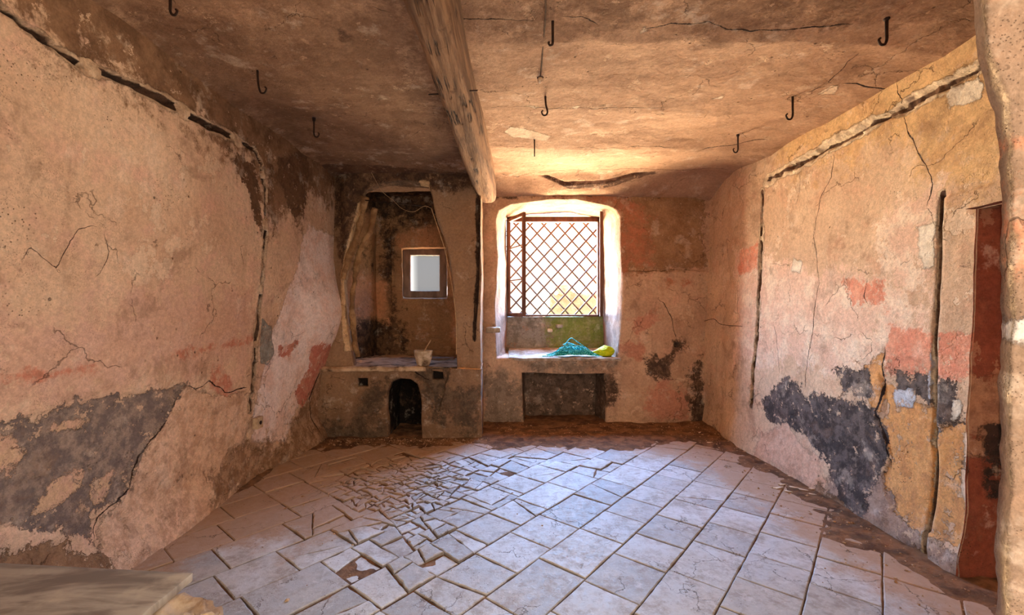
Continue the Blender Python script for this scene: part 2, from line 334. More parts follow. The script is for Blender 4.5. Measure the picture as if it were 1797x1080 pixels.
# ------------------------------------------------------------------ left wall
def xleft(Y, Z):
    x = -2.09 + .12 * sst(Z, 0, 2.6) + .06 * sst(Y, 3.2, 4.8)
    x += .17 * np.exp(-((Z - 1.28) / .42) ** 2) * sst(Y, 4.1, 4.8)
    x += .10 * (1 - sst(Z, 0, .28)) * (.6 + .4 * np.sin(Y * 3))
    return x
ys = np.arange(.3, 4.96, .0125); zs = np.arange(-.03, 2.98, .0125)
Yg, Zg = [a.ravel() for a in np.meshgrid(ys, zs, indexing='ij')]
V = np.stack([xleft(Yg, Zg), Yg, Zg], 1); V = V + wob(V)
gl = [onL(p) for p in [(-60, -12), (0, 32), (60, 76), (120, 110), (200, 142), (285, 187), (345, 221), (400, 246), (430, 262), (441, 285), (446, 330), (447, 400), (449, 480), (447, 560), (447, 640), (443, 718)]]
gl = jag(gl, .006, .08, 3)
b, sg, e = dist_line(Yg, Zg, gl); Q = np.stack([Yg, Zg, Yg * 0], 1)
gw = .021 + .013 * fbm(Q, 5, 3, 31); brk = np.zeros(len(V))
for bp, br_ in (((134, 118), .07), ((300, 193), .06), ((398, 243), .05), ((443, 305), .05), ((448, 395), .05), ((449, 508), .035), ((447, 605), .03)):
    bq = onL(bp); brk = np.maximum(brk, 1 - sst(np.hypot(Yg - bq[0], Zg - bq[1]) + .03 * fbm(Q, 9, 2, 78), br_ * .8, br_))
gdep = (1 - sst(b, gw * .5, gw)) * sst(e, 0, .05) * (1 - brk)
V[:, 0] -= gdep * .045; V[:, 0] += .014 * (1 - sst(b, gw * 1.1, gw * 2.0)) * (1 - gdep) * (.5 + .9 * fbm(Q, 22, 2, 5))
grey_p = [[(-80, 770), (0, 745), (120, 715), (230, 692), (322, 678), (300, 735), (258, 800), (240, 862), (228, 880), (185, 905), (176, 965), (150, 940), (60, 930), (-80, 925)]]
gd = np.maximum.reduce([sdf_poly(Yg, Zg, [onL(q) for q in p]) for p in grey_p]); V[:, 0] -= .012 * sst(gd + .04 * fbm(Q, 9, 3, 8), -.005, .01)
rd = sdf_poly(Yg, Zg, [onL(q) for q in [(322, 690), (450, 690), (440, 780), (500, 800), (470, 850), (200, 1010), (176, 975), (186, 905), (230, 880), (262, 800)]])
V[:, 0] -= .008 * sst(rd + .03 * fbm(Q, 9, 3, 3), -.005, .01) * (1 - .8 * fbm(Q, 30, 2, 2))
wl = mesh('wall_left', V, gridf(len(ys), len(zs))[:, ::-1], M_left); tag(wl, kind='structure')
attr(wl, 'groove', np.where(brk > .5, -.02, (gw * .95 - b)) * 1.0); attr(wl, 'rim', np.where(Zg > -1, gw * 1.45 - b, -1) + .01 * fbm(Q, 4, 2, 9) + .022 * brk)
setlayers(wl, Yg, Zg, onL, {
    'topbrown': [[(-300, -300), (700, -100), (600, 330), (455, 400), (425, 300), (330, 225), (200, 150), (0, 40), (-300, -60)]],  # brown tone above the groove, dirt in part
    'pinkband': [[(-200, 600), (0, 570), (300, 520), (440, 500), (440, 640), (330, 670), (120, 705), (-200, 770)]],
    'redline': [[(-40, 655), (60, 655), (170, 640), (175, 652), (60, 670), (-40, 672)], [(290, 625), (440, 590), (440, 600), (290, 640)], [(372, 640), (398, 645), (430, 700), (415, 720), (395, 700), (372, 690)]],
    'soot': [[(385, 262), (430, 280), (442, 400), (432, 395), (415, 330)], [(470, 280), (520, 260), (515, 370), (490, 380), (470, 300)], [(452, 270), (466, 300), (458, 330), (452, 330)]],
    'render': [[(322, 690), (450, 690), (440, 780), (500, 800), (470, 850), (200, 1010), (176, 975), (186, 905), (230, 880), (262, 800)]],
    'grey': grey_p, 'tanpatch': [[(-60, 765), (40, 762), (68, 785), (45, 825), (-60, 835)], [(110, 835), (170, 828), (160, 860), (120, 890), (80, 900)], [(172, 848), (208, 836), (200, 880), (175, 905)], [(90, 760), (130, 735), (180, 735), (150, 755)]],
    'brown': [[(-80, 925), (30, 945), (120, 950), (178, 985), (178, 1030), (-80, 1100)]],
    'pale': [[(520, 395), (575, 420), (600, 480), (607, 575), (580, 610), (540, 660), (500, 775), (446, 778), (452, 700), (462, 640), (480, 560), (500, 480)]],  # whitewash, with the window light on this stretch painted into its colour
    'bluegrey': [[(455, 562), (472, 575), (478, 620), (470, 640), (456, 640)]],
    'redpatch': [[(485, 605), (518, 596), (505, 632), (485, 630)], [(530, 610), (605, 600), (600, 625), (560, 660), (528, 720), (518, 690), (535, 650)]],
    'rough': [[(385, 830), (440, 770), (505, 778), (560, 640), (570, 760), (560, 800), (420, 860), (380, 870)]]},
    [([(20, 470), (50, 430), (90, 470), (130, 400), (175, 400)], .0012), ([(168, 395), (180, 440), (172, 480), (150, 500)], .0015), ([(320, 690), (300, 740), (258, 800), (240, 860), (186, 905), (178, 960)], .0035), ([(555, 650), (540, 700), (548, 770)], .01), ([(320, 680), (345, 685), (370, 670), (400, 690), (440, 680)], .004)])

# ------------------------------------------------------------------ right wall (with a low red-painted doorway recess)
DY0, DY1, DZ = 1.25, 2.285, 1.90
def xright(Y, Z): return 2.385 + .07 * sst(Z, .3, 2.9) - .05 * (1 - sst(Z, 0, .4)) - .035 * sst(Y, 4.0, 4.6) * (1 - sst(Y, 4.72, 4.95)) + .03 * sst(Y, 4.9, 5.4) * 0
ys = np.arange(DY1 - .0125, 5.5, .0125); Yg, Zg = [a.ravel() for a in np.meshgrid(ys, zs, indexing='ij')]
P = Parts(); P.add(np.stack([xright(Yg, Zg), Yg, Zg], 1), gridf(len(ys), len(zs)))
ys2 = np.arange(DY0, DY1 + .001, .0115); zs2 = np.append(np.arange(DZ, 2.98, .0125), 2.98); A, B = [a.ravel() for a in np.meshgrid(ys2, zs2, indexing='ij')]
P.add(np.stack([xright(A, B), A, B], 1), gridf(len(ys2), len(zs2)))
ys3 = np.arange(.6, DY0 + .001, .05); A, B = [a.ravel() for a in np.meshgrid(ys3, zs, indexing='ij')]
P.add(np.stack([xright(A, B), A, B], 1), gridf(len(ys3), len(zs)))
V, Fc = P.arr(); Yg, Zg = V[:, 1].copy(), V[:, 2].copy(); V = V + wob(V)
Q = np.stack([Yg, Zg, Yg * 0 + 3], 1)
gr1 = jag([onR(p) for p in [(1800, 55), (1725, 98), (1640, 152), (1565, 193), (1460, 250), (1400, 284), (1345, 315)]], .006, .08, 4)
gr2 = jag([onR(p) for p in [(1336, 338), (1335, 420), (1334, 500), (1333, 600), (1328, 712)]], .004, .08, 5)
gr3 = [onR(p) for p in [(1651, 338), (1651, 500), (1650, 700), (1651, 978)]]
gdep = np.zeros(len(V)); gat = np.full(len(V), -1.); rim = np.full(len(V), -1.)
for gi, (g, w0, dp) in enumerate(((gr1, .032, .035), (gr2, .022, .05), (gr3, .019, .05))):
    b, sg, e = dist_line(Yg, Zg, g); gw = w0 + (.018 if gi < 2 else .004) * fbm(Q, 9, 4, 41 + gi); br = sst(fbm(Q, 3.3, 2, 70 + gi), .2, .34) * (1 if gi != 2 else 0)
    d_ = (1 - sst(b, gw * .45, gw)) * sst(e, 0, .04) * (1 - br); V[:, 0] += d_ * dp; gdep = np.maximum(gdep, d_)
    if gi == 0: gat = np.maximum(gat, gw * .42 - np.abs(b + .012 * fbm(Q, 12, 3, 66)) + .008 * fbm(Q, 5, 2, 67)); rim = np.maximum(rim, gw * 1.6 + .03 * fbm(Q, 11, 3, 68) - b); V[:, 0] += .03 * fbm(Q, 26, 3, 69) * sst(gw * 1.5 - b, 0, .02)
    else: gat = np.maximum(gat, np.where(br > .5, -.02, gw * .9 - b)); rim = np.maximum(rim, gw * 1.15 - b if gi == 1 else gw * 1.1 - b)
bk = sdf_poly(Yg, Zg, [onR(q) for q in [(1550, 655), (1560, 720), (1545, 735), (1570, 800), (1556, 835), (1590, 900), (1713, 960), (1713, 740), (1660, 750), (1648, 712), (1600, 700)]])
V[:, 0] += .012 * sst(bk + .03 * fbm(Q, 9, 3, 4), -.004, .008)
V[:, 0] += .02 * sst(onR((1420, 0))[0] - Yg, 0, .1) * (1 - sst(Zg, .05, .3)) * fbm(Q, 8, 3, 6)
# the surround of the doorway stands a little proud
V[:, 0] -= .02 * sst(sdf_poly(Yg, Zg, [(onR((1654, 0))[0], -.1), (onR((1654, 0))[0], 2.02), (1.0, 2.02), (1.0, -.1)]), 0, .02)
wr = mesh('wall_right', V, Fc, M_right); tag(wr, kind='structure')
attr(wr, 'groove', gat); attr(wr, 'rim', rim + .012 * fbm(Q, 5, 2, 9))
setlayers(wr, Yg, Zg, onR, {
    'yellow': [[(1330, 260), (1500, 140), (1900, -150), (1900, 300), (1700, 330), (1560, 260), (1420, 290)]],
    'rosy': [[(1290, 430), (1440, 480), (1560, 470), (1640, 560), (1640, 640), (1450, 650), (1300, 640)], [(1530, 390), (1640, 330), (1640, 520), (1560, 500)]],  # pale pinks, lightened to carry window light in their colour
    'salmon': [[(1485, 490), (1560, 480), (1560, 545), (1500, 540)], [(1560, 560), (1712, 600), (1712, 672), (1562, 655)], [(1300, 440), (1330, 430), (1330, 470), (1300, 475)]],
    'mauve': [[(1470, 820), (1560, 820), (1645, 930), (1800, 1010), (1800, 1100), (1600, 1000), (1470, 900)]],
    'ochre': [[(1550, 655), (1562, 720), (1545, 735), (1570, 800), (1556, 835), (1590, 900), (1645, 935), (1712, 960), (1712, 740), (1660, 750), (1648, 712), (1600, 700)], [(1525, 640), (1556, 620), (1556, 720), (1540, 735)]],
    'black': [[(1345, 705), (1385, 655), (1412, 672), (1418, 700), (1440, 690), (1548, 718), (1568, 800), (1556, 835), (1545, 905), (1500, 885), (1462, 812), (1412, 762), (1350, 738)],
              [(1475, 650), (1525, 655), (1530, 690), (1490, 680)], [(1578, 652), (1700, 670), (1710, 735), (1690, 748), (1668, 745), (1660, 800), (1648, 800), (1646, 715), (1610, 695), (1580, 690)]],
    'render': [[(1345, 760), (1385, 745), (1440, 800), (1465, 850), (1480, 885), (1400, 850), (1340, 800)]],
    'white': [[(1640, 160), (1660, 152), (1705, 132), (1712, 150), (1708, 170), (1680, 182), (1650, 190)], [(1612, 400), (1640, 390), (1640, 470), (1620, 470)], [(1692, 700), (1708, 700), (1706, 730), (1690, 740)], [(1388, 455), (1405, 460), (1402, 478), (1388, 475)]],
    'bluewhite': [[(1573, 682), (1605, 680), (1618, 695), (1605, 712), (1575, 712)], [(1640, 620), (1649, 620), (1648, 700), (1636, 700)]],
    'rubble': [[(1455, 850), (1475, 870), (1540, 925), (1640, 965), (1720, 1030), (1720, 1080), (1500, 960), (1420, 880)], [(1265, 745), (1300, 780), (1300, 800), (1255, 770)]]},
    [([(1568, 195), (1580, 235), (1600, 262), (1624, 305), (1630, 345), (1620, 372)], .0035), ([(1457, 262), (1452, 310), (1436, 345), (1425, 400), (1422, 440)], .0025), ([(1422, 400), (1436, 500), (1428, 600), (1420, 690)], .003),
     ([(1558, 600), (1556, 660), (1545, 720), (1560, 770), (1572, 825)], .007), ([(1402, 285), (1400, 330), (1388, 370)], .0015), ([(1525, 480), (1520, 520), (1530, 540)], .003), ([(1560, 137), (1562, 160), (1566, 195)], .004), ([(1300, 480), (1302, 560)], .002), ([(1360, 560), (1372, 620), (1375, 670)], .002)])
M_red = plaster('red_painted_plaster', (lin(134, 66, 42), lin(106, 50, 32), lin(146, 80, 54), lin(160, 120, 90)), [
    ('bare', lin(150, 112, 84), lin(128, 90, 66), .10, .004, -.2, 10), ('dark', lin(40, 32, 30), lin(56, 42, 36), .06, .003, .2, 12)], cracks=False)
P = Parts(); XD = 2.53
zz = np.arange(-.03, DZ + .02, .02); xx = np.arange(2.36, XD + .001, .01)
A, B = [a.ravel() for a in np.meshgrid(np.linspace(0, 1, 16), zz, indexing='ij')]; P.add(np.stack([(xright(DY1 + 0 * B, B) - .026) * (1 - A) + (XD + .01) * A, A * 0 + DY1 - .006, B], 1), gridf(16, len(zz)))
yy = np.arange(DY0, DY1 + .01, .02); A, B = [a.ravel() for a in np.meshgrid(yy, zz, indexing='ij')]; P.add(np.stack([A * 0 + XD, A, B], 1), gridf(len(yy), len(zz)))
A, B = [a.ravel() for a in np.meshgrid(yy, xx, indexing='ij')]; P.add(np.stack([B, A, A * 0 + DZ + .004], 1), gridf(len(yy), len(xx)))
V, Fc = P.arr(); Dv = wob(V);  V2 = V + Dv
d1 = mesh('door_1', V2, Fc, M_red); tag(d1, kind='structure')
def reg(V, zr): return np.minimum(V[:, 2] - zr[0], zr[1] - V[:, 2])
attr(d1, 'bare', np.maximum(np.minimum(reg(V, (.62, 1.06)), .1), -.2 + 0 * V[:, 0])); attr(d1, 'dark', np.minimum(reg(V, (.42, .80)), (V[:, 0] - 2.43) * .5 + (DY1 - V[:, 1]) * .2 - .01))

# ------------------------------------------------------------------ surfaces with a hole: rings from the hole's outline to the rectangle around it
def rayr(poly, cx, cy, th):
    r = np.full(th.shape, 1e9); dx, dy = np.cos(th), np.sin(th)
    for i in range(len(poly)):
        ax, ay = poly[i]; bx, by = poly[(i + 1) % len(poly)]; ex, ey = bx - ax, by - ay; den = dx * ey - dy * ex
        den = np.where(abs(den) < 1e-12, 1e-12, den); t = ((ax - cx) * ey - (ay - cy) * ex) / den; u = ((ax - cx) * dy - (ay - cy) * dx) / den
        r = np.where((t > 1e-6) & (u >= -1e-6) & (u <= 1 + 1e-6) & (t < r), t, r)
    return r
def holed(rect, cen, hole, inner, depth, ds=.014, lip=.02, nrev=14, back=None):
    """returns points (a, b, depth) and faces. rect = a0,a1,b0,b1; hole = outline on the face; inner = outline at 'depth' behind it"""
    a0, a1, b0, b1 = rect
    def side(p, q): n = max(2, int(math.dist(p, q) / ds)); return [(p[0] + (q[0] - p[0]) * k / n, p[1] + (q[1] - p[1]) * k / n) for k in range(n)]
    per = np.array(side((a0, b0), (a1, b0)) + side((a1, b0), (a1, b1)) + side((a1, b1), (a0, b1)) + side((a0, b1), (a0, b0)))
    th = np.arctan2(per[:, 1] - cen[1], per[:, 0] - cen[0]); R = np.hypot(per[:, 0] - cen[0], per[:, 1] - cen[1])
    rh = np.minimum(rayr(hole, *cen, th), R * .999); ri = rayr(inner, *cen, th); rings = []
    m = max(6, int((R - rh).max() / ds))
    for k in range(nrev + 1):
        t = k / nrev; r = ri + (rh - ri) * t; rings.append((r, depth * (1 - t)))
    # soften the lip
    rings[-1] = (rh * (1 + 0) + lip * .3, 0 * 1.0 + lip * .3)
    for k in range(1, m + 1):
        t = (k / m); r = rh + lip + (R - rh - lip) * t; r = np.minimum(r, R) if k < m else R; rings.append((r, 0.0))
    V = np.concatenate([np.stack([cen[0] + r * np.cos(th), cen[1] + r * np.sin(th), np.zeros(len(th)) + dpt], 1) for r, dpt in rings])
    Fq = gridf(len(rings), len(th), True); return V, Fq, len(th)
def arch(x0, x1, z0, zs_, zt, n=14, p=2.0):
    pts = [(x0, z0), (x1, z0)]; c = (x0 + x1) / 2; w = (x1 - x0) / 2
    for k in range(n + 1):
        a = math.pi * k / n; cx_ = math.cos(a); pts.append((c + w * math.copysign(abs(cx_) ** (2 / p), cx_), zs_ + (zt - zs_) * max(0, math.sin(a)) ** (2 / p)))
    return pts
# window wall, upper part with the splayed window niche
WB = onY(YB); WF = 6.20; WI = onY(WF)
SILL = .795
hole = [WB(p) for p in [(873, 620), (868, 540), (872, 450), (870, 385), (876, 366), (900, 355), (960, 350), (1010, 352), (1060, 360), (1083, 368), (1090, 380), (1091, 480), (1090, 560), (1086, 625)]]
hole = [(x, max(z, SILL)) for x, z in hole]; hole[0] = (hole[0][0], SILL); hole[-1] = (hole[-1][0], SILL)
inner = [WI(p) for p in [(889, 615), (889, 382), (930, 377), (1000, 377), (1055, 384), (1059, 615)]]
V, Fq, nt_ = holed((-.42, 2.52, .752, 2.98), (.62, 1.7), hole, inner, WF - YB, .013, .018, 30)
P = Parts(); P.add(np.stack([V[:, 0], YB + V[:, 2], V[:, 1]], 1), Fq)
# parapet under the window frame
pz0, pz1 = inner[0][1] - .02, WI((0, 556))[1]; px0, px1 = WI((884, 0))[0], WI((1063, 0))[0]
gx = np.arange(px0, px1 + .02, .02); gz = np.linspace(pz0, pz1, 30); A, B = [a.ravel() for a in np.meshgrid(gx, gz, indexing='ij')]
P.add(np.stack([A, A * 0 + WF - .01, B], 1), gridf(len(gx), len(gz))); npar = len(A)
gy = np.linspace(WF - .01, WF + .32, 12); A, B = [a.ravel() for a in np.meshgrid(gx, gy, indexing='ij')]; P.add(np.stack([A, B, A * 0 + pz1], 1), gridf(len(gx), len(gy))[:, ::-1])
# outer reveal beyond the frame
for (pa, pb) in (((px0 + .03, pz1), (px0 + .03, inner[1][1] + .03)), ((px0, inner[1][1] + .03), (px1, inner[4][1] + .03)), ((px1 - .03, inner[4][1] + .03), (px1 - .03, pz1))):
    t = np.linspace(0, 1, 20); g = np.linspace(WF - .03, WF + .32, 6); A, B = [a.ravel() for a in np.meshgrid(t, g, indexing='ij')]
    P.add(np.stack([pa[0] + (pb[0] - pa[0]) * A, B, pa[1] + (pb[1] - pa[1]) * A], 1), gridf(20, 6))
# lower part with the seat recess
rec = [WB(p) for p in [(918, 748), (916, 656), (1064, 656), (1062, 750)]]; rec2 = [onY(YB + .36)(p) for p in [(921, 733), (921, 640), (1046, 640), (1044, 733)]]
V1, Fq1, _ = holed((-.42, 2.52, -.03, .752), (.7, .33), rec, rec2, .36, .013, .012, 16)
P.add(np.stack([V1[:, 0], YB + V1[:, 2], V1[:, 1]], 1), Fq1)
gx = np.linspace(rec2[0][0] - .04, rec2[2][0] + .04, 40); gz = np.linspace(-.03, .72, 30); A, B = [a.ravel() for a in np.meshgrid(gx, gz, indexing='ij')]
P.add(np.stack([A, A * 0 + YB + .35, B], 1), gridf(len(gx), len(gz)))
V, Fc = P.arr(); V0 = V.copy(); V = V + wob(V0)
Xg, Zg = V0[:, 0], V0[:, 2]; dep = V0[:, 1] - YB; Q = V0
V[:, 1] -= .02 * sst(onY(YB)((0, 474))[1] - Zg + .02 * fbm(Q, 6, 3, 2), 0, .02) * sst(Xg, 1.36, 1.42) * (dep < .001)
hd = np.hypot(Xg - WB((1190, 605))[0], Zg - WB((1190, 605))[1]); V[:, 1] += .06 * (1 - sst(hd + .012 * fbm(Q, 20, 2, 4), .022, .04)) * (dep < .001)
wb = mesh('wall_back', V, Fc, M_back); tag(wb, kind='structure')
setlayers(wb, Xg, Zg, WB, {
    'umber': [[(1094, 335), (1235, 325), (1235, 474), (1094, 474)]],
    'orange': [[(1094, 380), (1125, 370), (1150, 420), (1140, 460), (1094, 472)], [(960, 335), (1090, 345), (1150, 380), (1096, 380), (1070, 358), (960, 344)], [(1165, 489), (1215, 490), (1212, 500), (1168, 500)]],
    'redp': [[(1125, 680), (1165, 660), (1205, 690), (1205, 735), (1150, 740), (1125, 720)], [(1110, 560), (1150, 545), (1150, 575), (1115, 590)], [(1095, 610), (1130, 600), (1120, 640)]],
    'soot_dark': [[(1140, 628), (1175, 625), (1178, 660), (1150, 668), (1132, 650)], [(1184, 598), (1197, 598), (1197, 612), (1184, 612)], [(1210, 650), (1235, 620), (1240, 740), (1212, 742)], [(1060, 660), (1080, 650), (1085, 700), (1075, 720), (1062, 715)], [(860, 330), (1235, 326), (1235, 336), (870, 341)]],  # stains, plus a darkened hole and a dark strip under the ceiling
    'greys': [[(845, 655), (915, 655), (915, 760), (845, 760)], [(915, 632), (1090, 632), (1090, 656), (915, 656)]], 'darks': [[(0, 0), (1, 0), (0, 1)]],
    'reveal': [[(0, 0), (1, 0), (0, 1)]], 'green': [[(0, 0), (1, 0), (0, 1)]], 'parapet': [[(0, 0), (1, 0), (0, 1)]]},
    [([(1094, 474), (1130, 477), (1180, 473), (1235, 476)], .002), ([(1148, 520), (1165, 530), (1180, 560), (1190, 600)], .003), ([(1215, 640), (1222, 690), (1212, 740)], .003)])
def setattrv(o, nm, v): o.data.attributes[nm].data.foreach_set('value', np.asarray(v, np.float32))
up = Zg > .76
holein = (dep > .03) & up; par = (V0[:, 1] > WF - .02) & (Zg < pz1 + .01) & up
setattrv(wb, 'reveal', np.where(holein & (Zg > SILL + .02), .1, np.where(up & (dep < .03), (sdf_poly(Xg, Zg, hole)) + .0, -.2)))
setattrv(wb, 'parapet', np.where(par, .1, -.2)); setattrv(wb, 'green', np.where(par, (Xg - .62) * .6, -.3) + .03)
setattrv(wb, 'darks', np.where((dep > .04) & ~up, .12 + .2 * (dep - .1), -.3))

# ------------------------------------------------------------------ chimney wall with its hood-shaped opening
CB = onY(YC); BT = .755                                  # bench top height
hood = [CB(p) for p in [(622, 650), (612, 590), (606, 540), (603, 500), (608, 450), (622, 400), (634, 355), (640, 335), (665, 322), (700, 318), (752, 322), (758, 345), (764, 380), (776, 410), (786, 450), (795, 500), (800, 560), (801, 650)]]
hood = [(x, max(z, BT - .01)) for x, z in hood]; hood_in = [(x + (.02 if x < -1.2 else -.004) * 0, z) for x, z in hood]
V, Fq, _ = holed((-2.14, -.285, BT - .04, 2.98), (-1.15, 1.7), hood, [(c[0] * 1.02 - .0, c[1]) for c in hood], .17, .012, .012, 10)
P = Parts(); P.add(np.stack([V[:, 0], YC + V[:, 2], V[:, 1]], 1), Fq)
gy = np.arange(YC, YB + .03, .02); gz = np.arange(-.03, 2.98, .02); A, B = [a.ravel() for a in np.meshgrid(gy, gz, indexing='ij')]
P.add(np.stack([A * 0 - .285, A, B], 1), gridf(len(gy), len(gz)))
V, Fc = P.arr(); V0 = V.copy(); V = V + wob(V0)
# the face left of the opening falls back toward the corner
left = sst(-1.72 - V0[:, 0], 0, .2) * sst(V0[:, 2], 1.0, 1.6); V[:, 1] += .10 * left
b, sg, e = dist_line(V0[:, 0], V0[:, 2], [CB(p) for p in [(838, 345), (839, 420), (837, 500), (833, 595)]])
gw = .022 + .014 * fbm(V0, 7, 3, 5); V[:, 1] += .03 * (1 - sst(b, gw * .4, gw)) * (V0[:, 1] < YC + .01)
wc = mesh('wall_chimney', V, Fc, M_chim); tag(wc, kind='structure')
setlayers(wc, V0[:, 0], V0[:, 2], CB, {
    'soot_dark': [[(560, 280), (640, 285), (650, 320), (620, 390), (600, 470), (590, 440), (575, 330)], [(755, 290), (845, 290), (840, 325), (800, 330), (757, 330)], [(640, 290), (760, 290), (760, 325), (640, 330)]],
    'pale': [[(640, 352), (645, 362), (628, 420), (612, 480), (606, 540), (618, 620), (606, 620), (596, 540), (596, 480), (612, 420), (628, 360)], [(735, 320), (752, 320), (752, 330), (740, 328)]],
    'groove': [[(0, 0), (1, 0), (0, 1)]]}, [([(848, 380), (845, 420), (850, 470)], .002), ([(770, 360), (790, 365), (800, 372)], .002)])
setattrv(wc, 'groove', np.where(V0[:, 1] < YC + .01, gw * .8 - b, -.2))

# ------------------------------------------------------------------ hearth niche behind the chimney wall
NB = 6.12; NI = onY(NB)
P = Parts()
sw_hole = [NI(p) for p in [(708, 524), (706, 436), (783, 436), (783, 524)]]; sw_in = [onY(NB + .16)(p) for p in [(708, 522), (708, 440), (783, 440), (783, 522)]]
V, Fq, _ = holed((-2.12, -.52, BT - .04, 2.98), (-1.12, 1.88), sw_hole, sw_in, .16, .016, .01, 8)
P.add(np.stack([V[:, 0], NB + V[:, 2], V[:, 1]], 1), Fq)
for X_, fl in ((-2.02, 1), (-.56, -1)):
    gy = np.arange(YC + .08, NB + .03, .02); gz = np.arange(BT - .05, 2.98, .02); A, B = [a.ravel() for a in np.meshgrid(gy, gz, indexing='ij')]
    P.add(np.stack([A * 0 + X_ + (.22 * sst(A, 5.0, 6.1) if fl > 0 else -.0) * 1.0, A, B], 1), gridf(len(gy), len(gz)))
gx = np.arange(-2.12, -.5, .03); gy = np.arange(YC + .02, NB + .04, .03); A, B = [a.ravel() for a in np.meshgrid(gx, gy, indexing='ij')]; P.add(np.stack([A, B, A * 0 + 2.95], 1), gridf(len(gx), len(gy)))
V, Fc = P.arr(); V0 = V.copy(); V = V + wob(V0) * 1.4
b, sg, e = dist_line(V0[:, 0], V0[:, 2], [NI(p) for p in [(689, 395), (690, 460), (691, 540)]]); onb = (V0[:, 1] > NB - .01)
V[:, 1] -= .035 * (1 - sst(b, .006, .03)) * sst(e, 0, .03) * onb
# course of stones showing through under the window
st = sst(sdf_poly(V0[:, 0], V0[:, 2], [NI(p) for p in [(690, 560), (760, 555), (780, 620), (700, 630)]]), -.05, .05) * onb
V[:, 1] += st * .02 * (np.abs(np.sin(V0[:, 2] * 42 + fbm(V0, 3, 2, 3) * 2)) < .35)
wn_ = mesh('wall_niche', V, Fc, M_niche); tag(wn_, kind='structure')
setlayers(wn_, V0[:, 0], V0[:, 2], NI, {
    'soot_dark': [[(560, 200), (800, 200), (800, 400), (770, 390), (700, 400), (660, 380), (560, 420)], [(670, 400), (695, 400), (692, 560), (670, 520)], [(560, 560), (700, 545), (700, 640), (560, 640)]],
    'warm': [[(780, 400), (800, 420), (805, 620), (785, 560)], [(640, 480), (680, 500), (680, 560), (640, 560)], [(700, 415), (780, 400), (780, 436), (700, 436)]]}, [])

# ------------------------------------------------------------------ hearth bench
hb = empty('hearth', (-1.15, 4.75, 0)); tag(hb, 'plastered masonry hearth bench with a black arched fire hole, left of the window seat', 'hearth')
BF = 4.765; HB = onY(BF)
ah = [HB(p) for p in [(679, 790), (678, 720), (679, 690), (685, 674), (700, 667), (718, 668), (731, 677), (737, 695), (738, 730), (739, 790)]]; ah = [(x, max(z, .0)) for x, z in ah]
V, Fq, _ = holed((-2.12, -.28, -.02, BT), (-1.12, .30), ah, [(x * .9 - .11, z * .9 + .02) for x, z in ah], .55, .012, .018, 16)
P = Parts(); P.add(np.stack([V[:, 0], BF + V[:, 2], V[:, 1]], 1), Fq)
gx = np.linspace(-1.4, -.8, 20); gz = np.linspace(-.02, .7, 20); A, B = [a.ravel() for a in np.meshgrid(gx, gz, indexing='ij')]; P.add(np.stack([A, A * 0 + BF + .54, B], 1), gridf(20, 20))
gy = np.arange(BF, YC + .1, .012); gz = np.arange(-.02, BT + .001, .02); A, B = [a.ravel() for a in np.meshgrid(gy, gz, indexing='ij')]; P.add(np.stack([A * 0 - .28, A, B], 1), gridf(len(gy), len(gz)))
V, Fc = P.arr(); V0 = V.copy(); V = V + wob(V0); V = V + np.stack([fbm(V0, 4, 2, 61), fbm(V0, 4, 2, 65), 0 * V0[:, 0]], 1) * .012 * sst(.74 - V0[:, 2], 0, .1)[:, None]
ho = np.full(len(V), -1.)
for q in ([(628, 667), (645, 667), (645, 680), (628, 680)], [(757, 651), (774, 650), (775, 667), (758, 668)]):
    d_ = sdf_poly(V0[:, 0], V0[:, 2], [HB(p) for p in q]); V[:, 1] += .06 * sst(d_, -.008, .004) * (V0[:, 1] < BF + .01); ho = np.maximum(ho, np.where(V0[:, 1] < BF + .01, d_, -1))
V[:, 1] += .03 * sst(sdf_poly(V0[:, 0], V0[:, 2], [HB(p) for p in [(715, 646), (790, 644), (778, 690), (768, 730), (758, 690), (735, 665)]]) + .02 * fbm(V0, 12, 3, 5), -.005, .01) * (V0[:, 1] < BF + .01)
bf = mesh('bench_front', V, Fc, M_bench, hb); bf.matrix_parent_inverse.translation = (1.15, -4.75, 0)
setlayers(bf, V0[:, 0], V0[:, 2], HB, {'soot_dark': [[(770, 690), (840, 680), (840, 760), (800, 765)], [(715, 648), (790, 646), (775, 740), (755, 700)], [(555, 740), (680, 745), (680, 780), (550, 780)], [(655, 655), (690, 660), (670, 700), (640, 760), (600, 760)]], 'hole': [[(0, 0), (1, 0), (0, 1)]]}, [([(558, 650), (552, 700), (560, 765)], .01), ([(720, 650), (745, 665), (760, 672)], .006)])
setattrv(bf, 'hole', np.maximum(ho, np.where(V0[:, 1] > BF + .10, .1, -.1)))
gx = np.arange(-2.12, -.27, .015); gy = np.arange(BF - .03, NB + .03, .018); A, B = [a.ravel() for a in np.meshgrid(gx, gy, indexing='ij')]
P = Parts(); Vt = np.stack([A, B, A * 0 + BT + .008], 1); edge = 1 - sst(B, BF - .03, BF - .005); Vt[:, 2] -= .02 * edge
P.add(Vt, gridf(len(gx), len(gy))[:, ::-1]); gz = np.linspace(0, -.028, 4)
A, B = [a.ravel() for a in np.meshgrid(gx, gz, indexing='ij')]; P.add(np.stack([A, A * 0 + BF - .03 + .006 * (B < -.02), BT - .012 + B], 1), gridf(len(gx), len(gz)))
V, Fc = P.arr(); Dn = wob(V); V1 = V + Dn; V1[:, 1] += .016 * fbm(V, 7, 3, 91) * (V[:, 1] < BF); V1[:, 2] += .010 * fbm(V, 10, 3, 93)
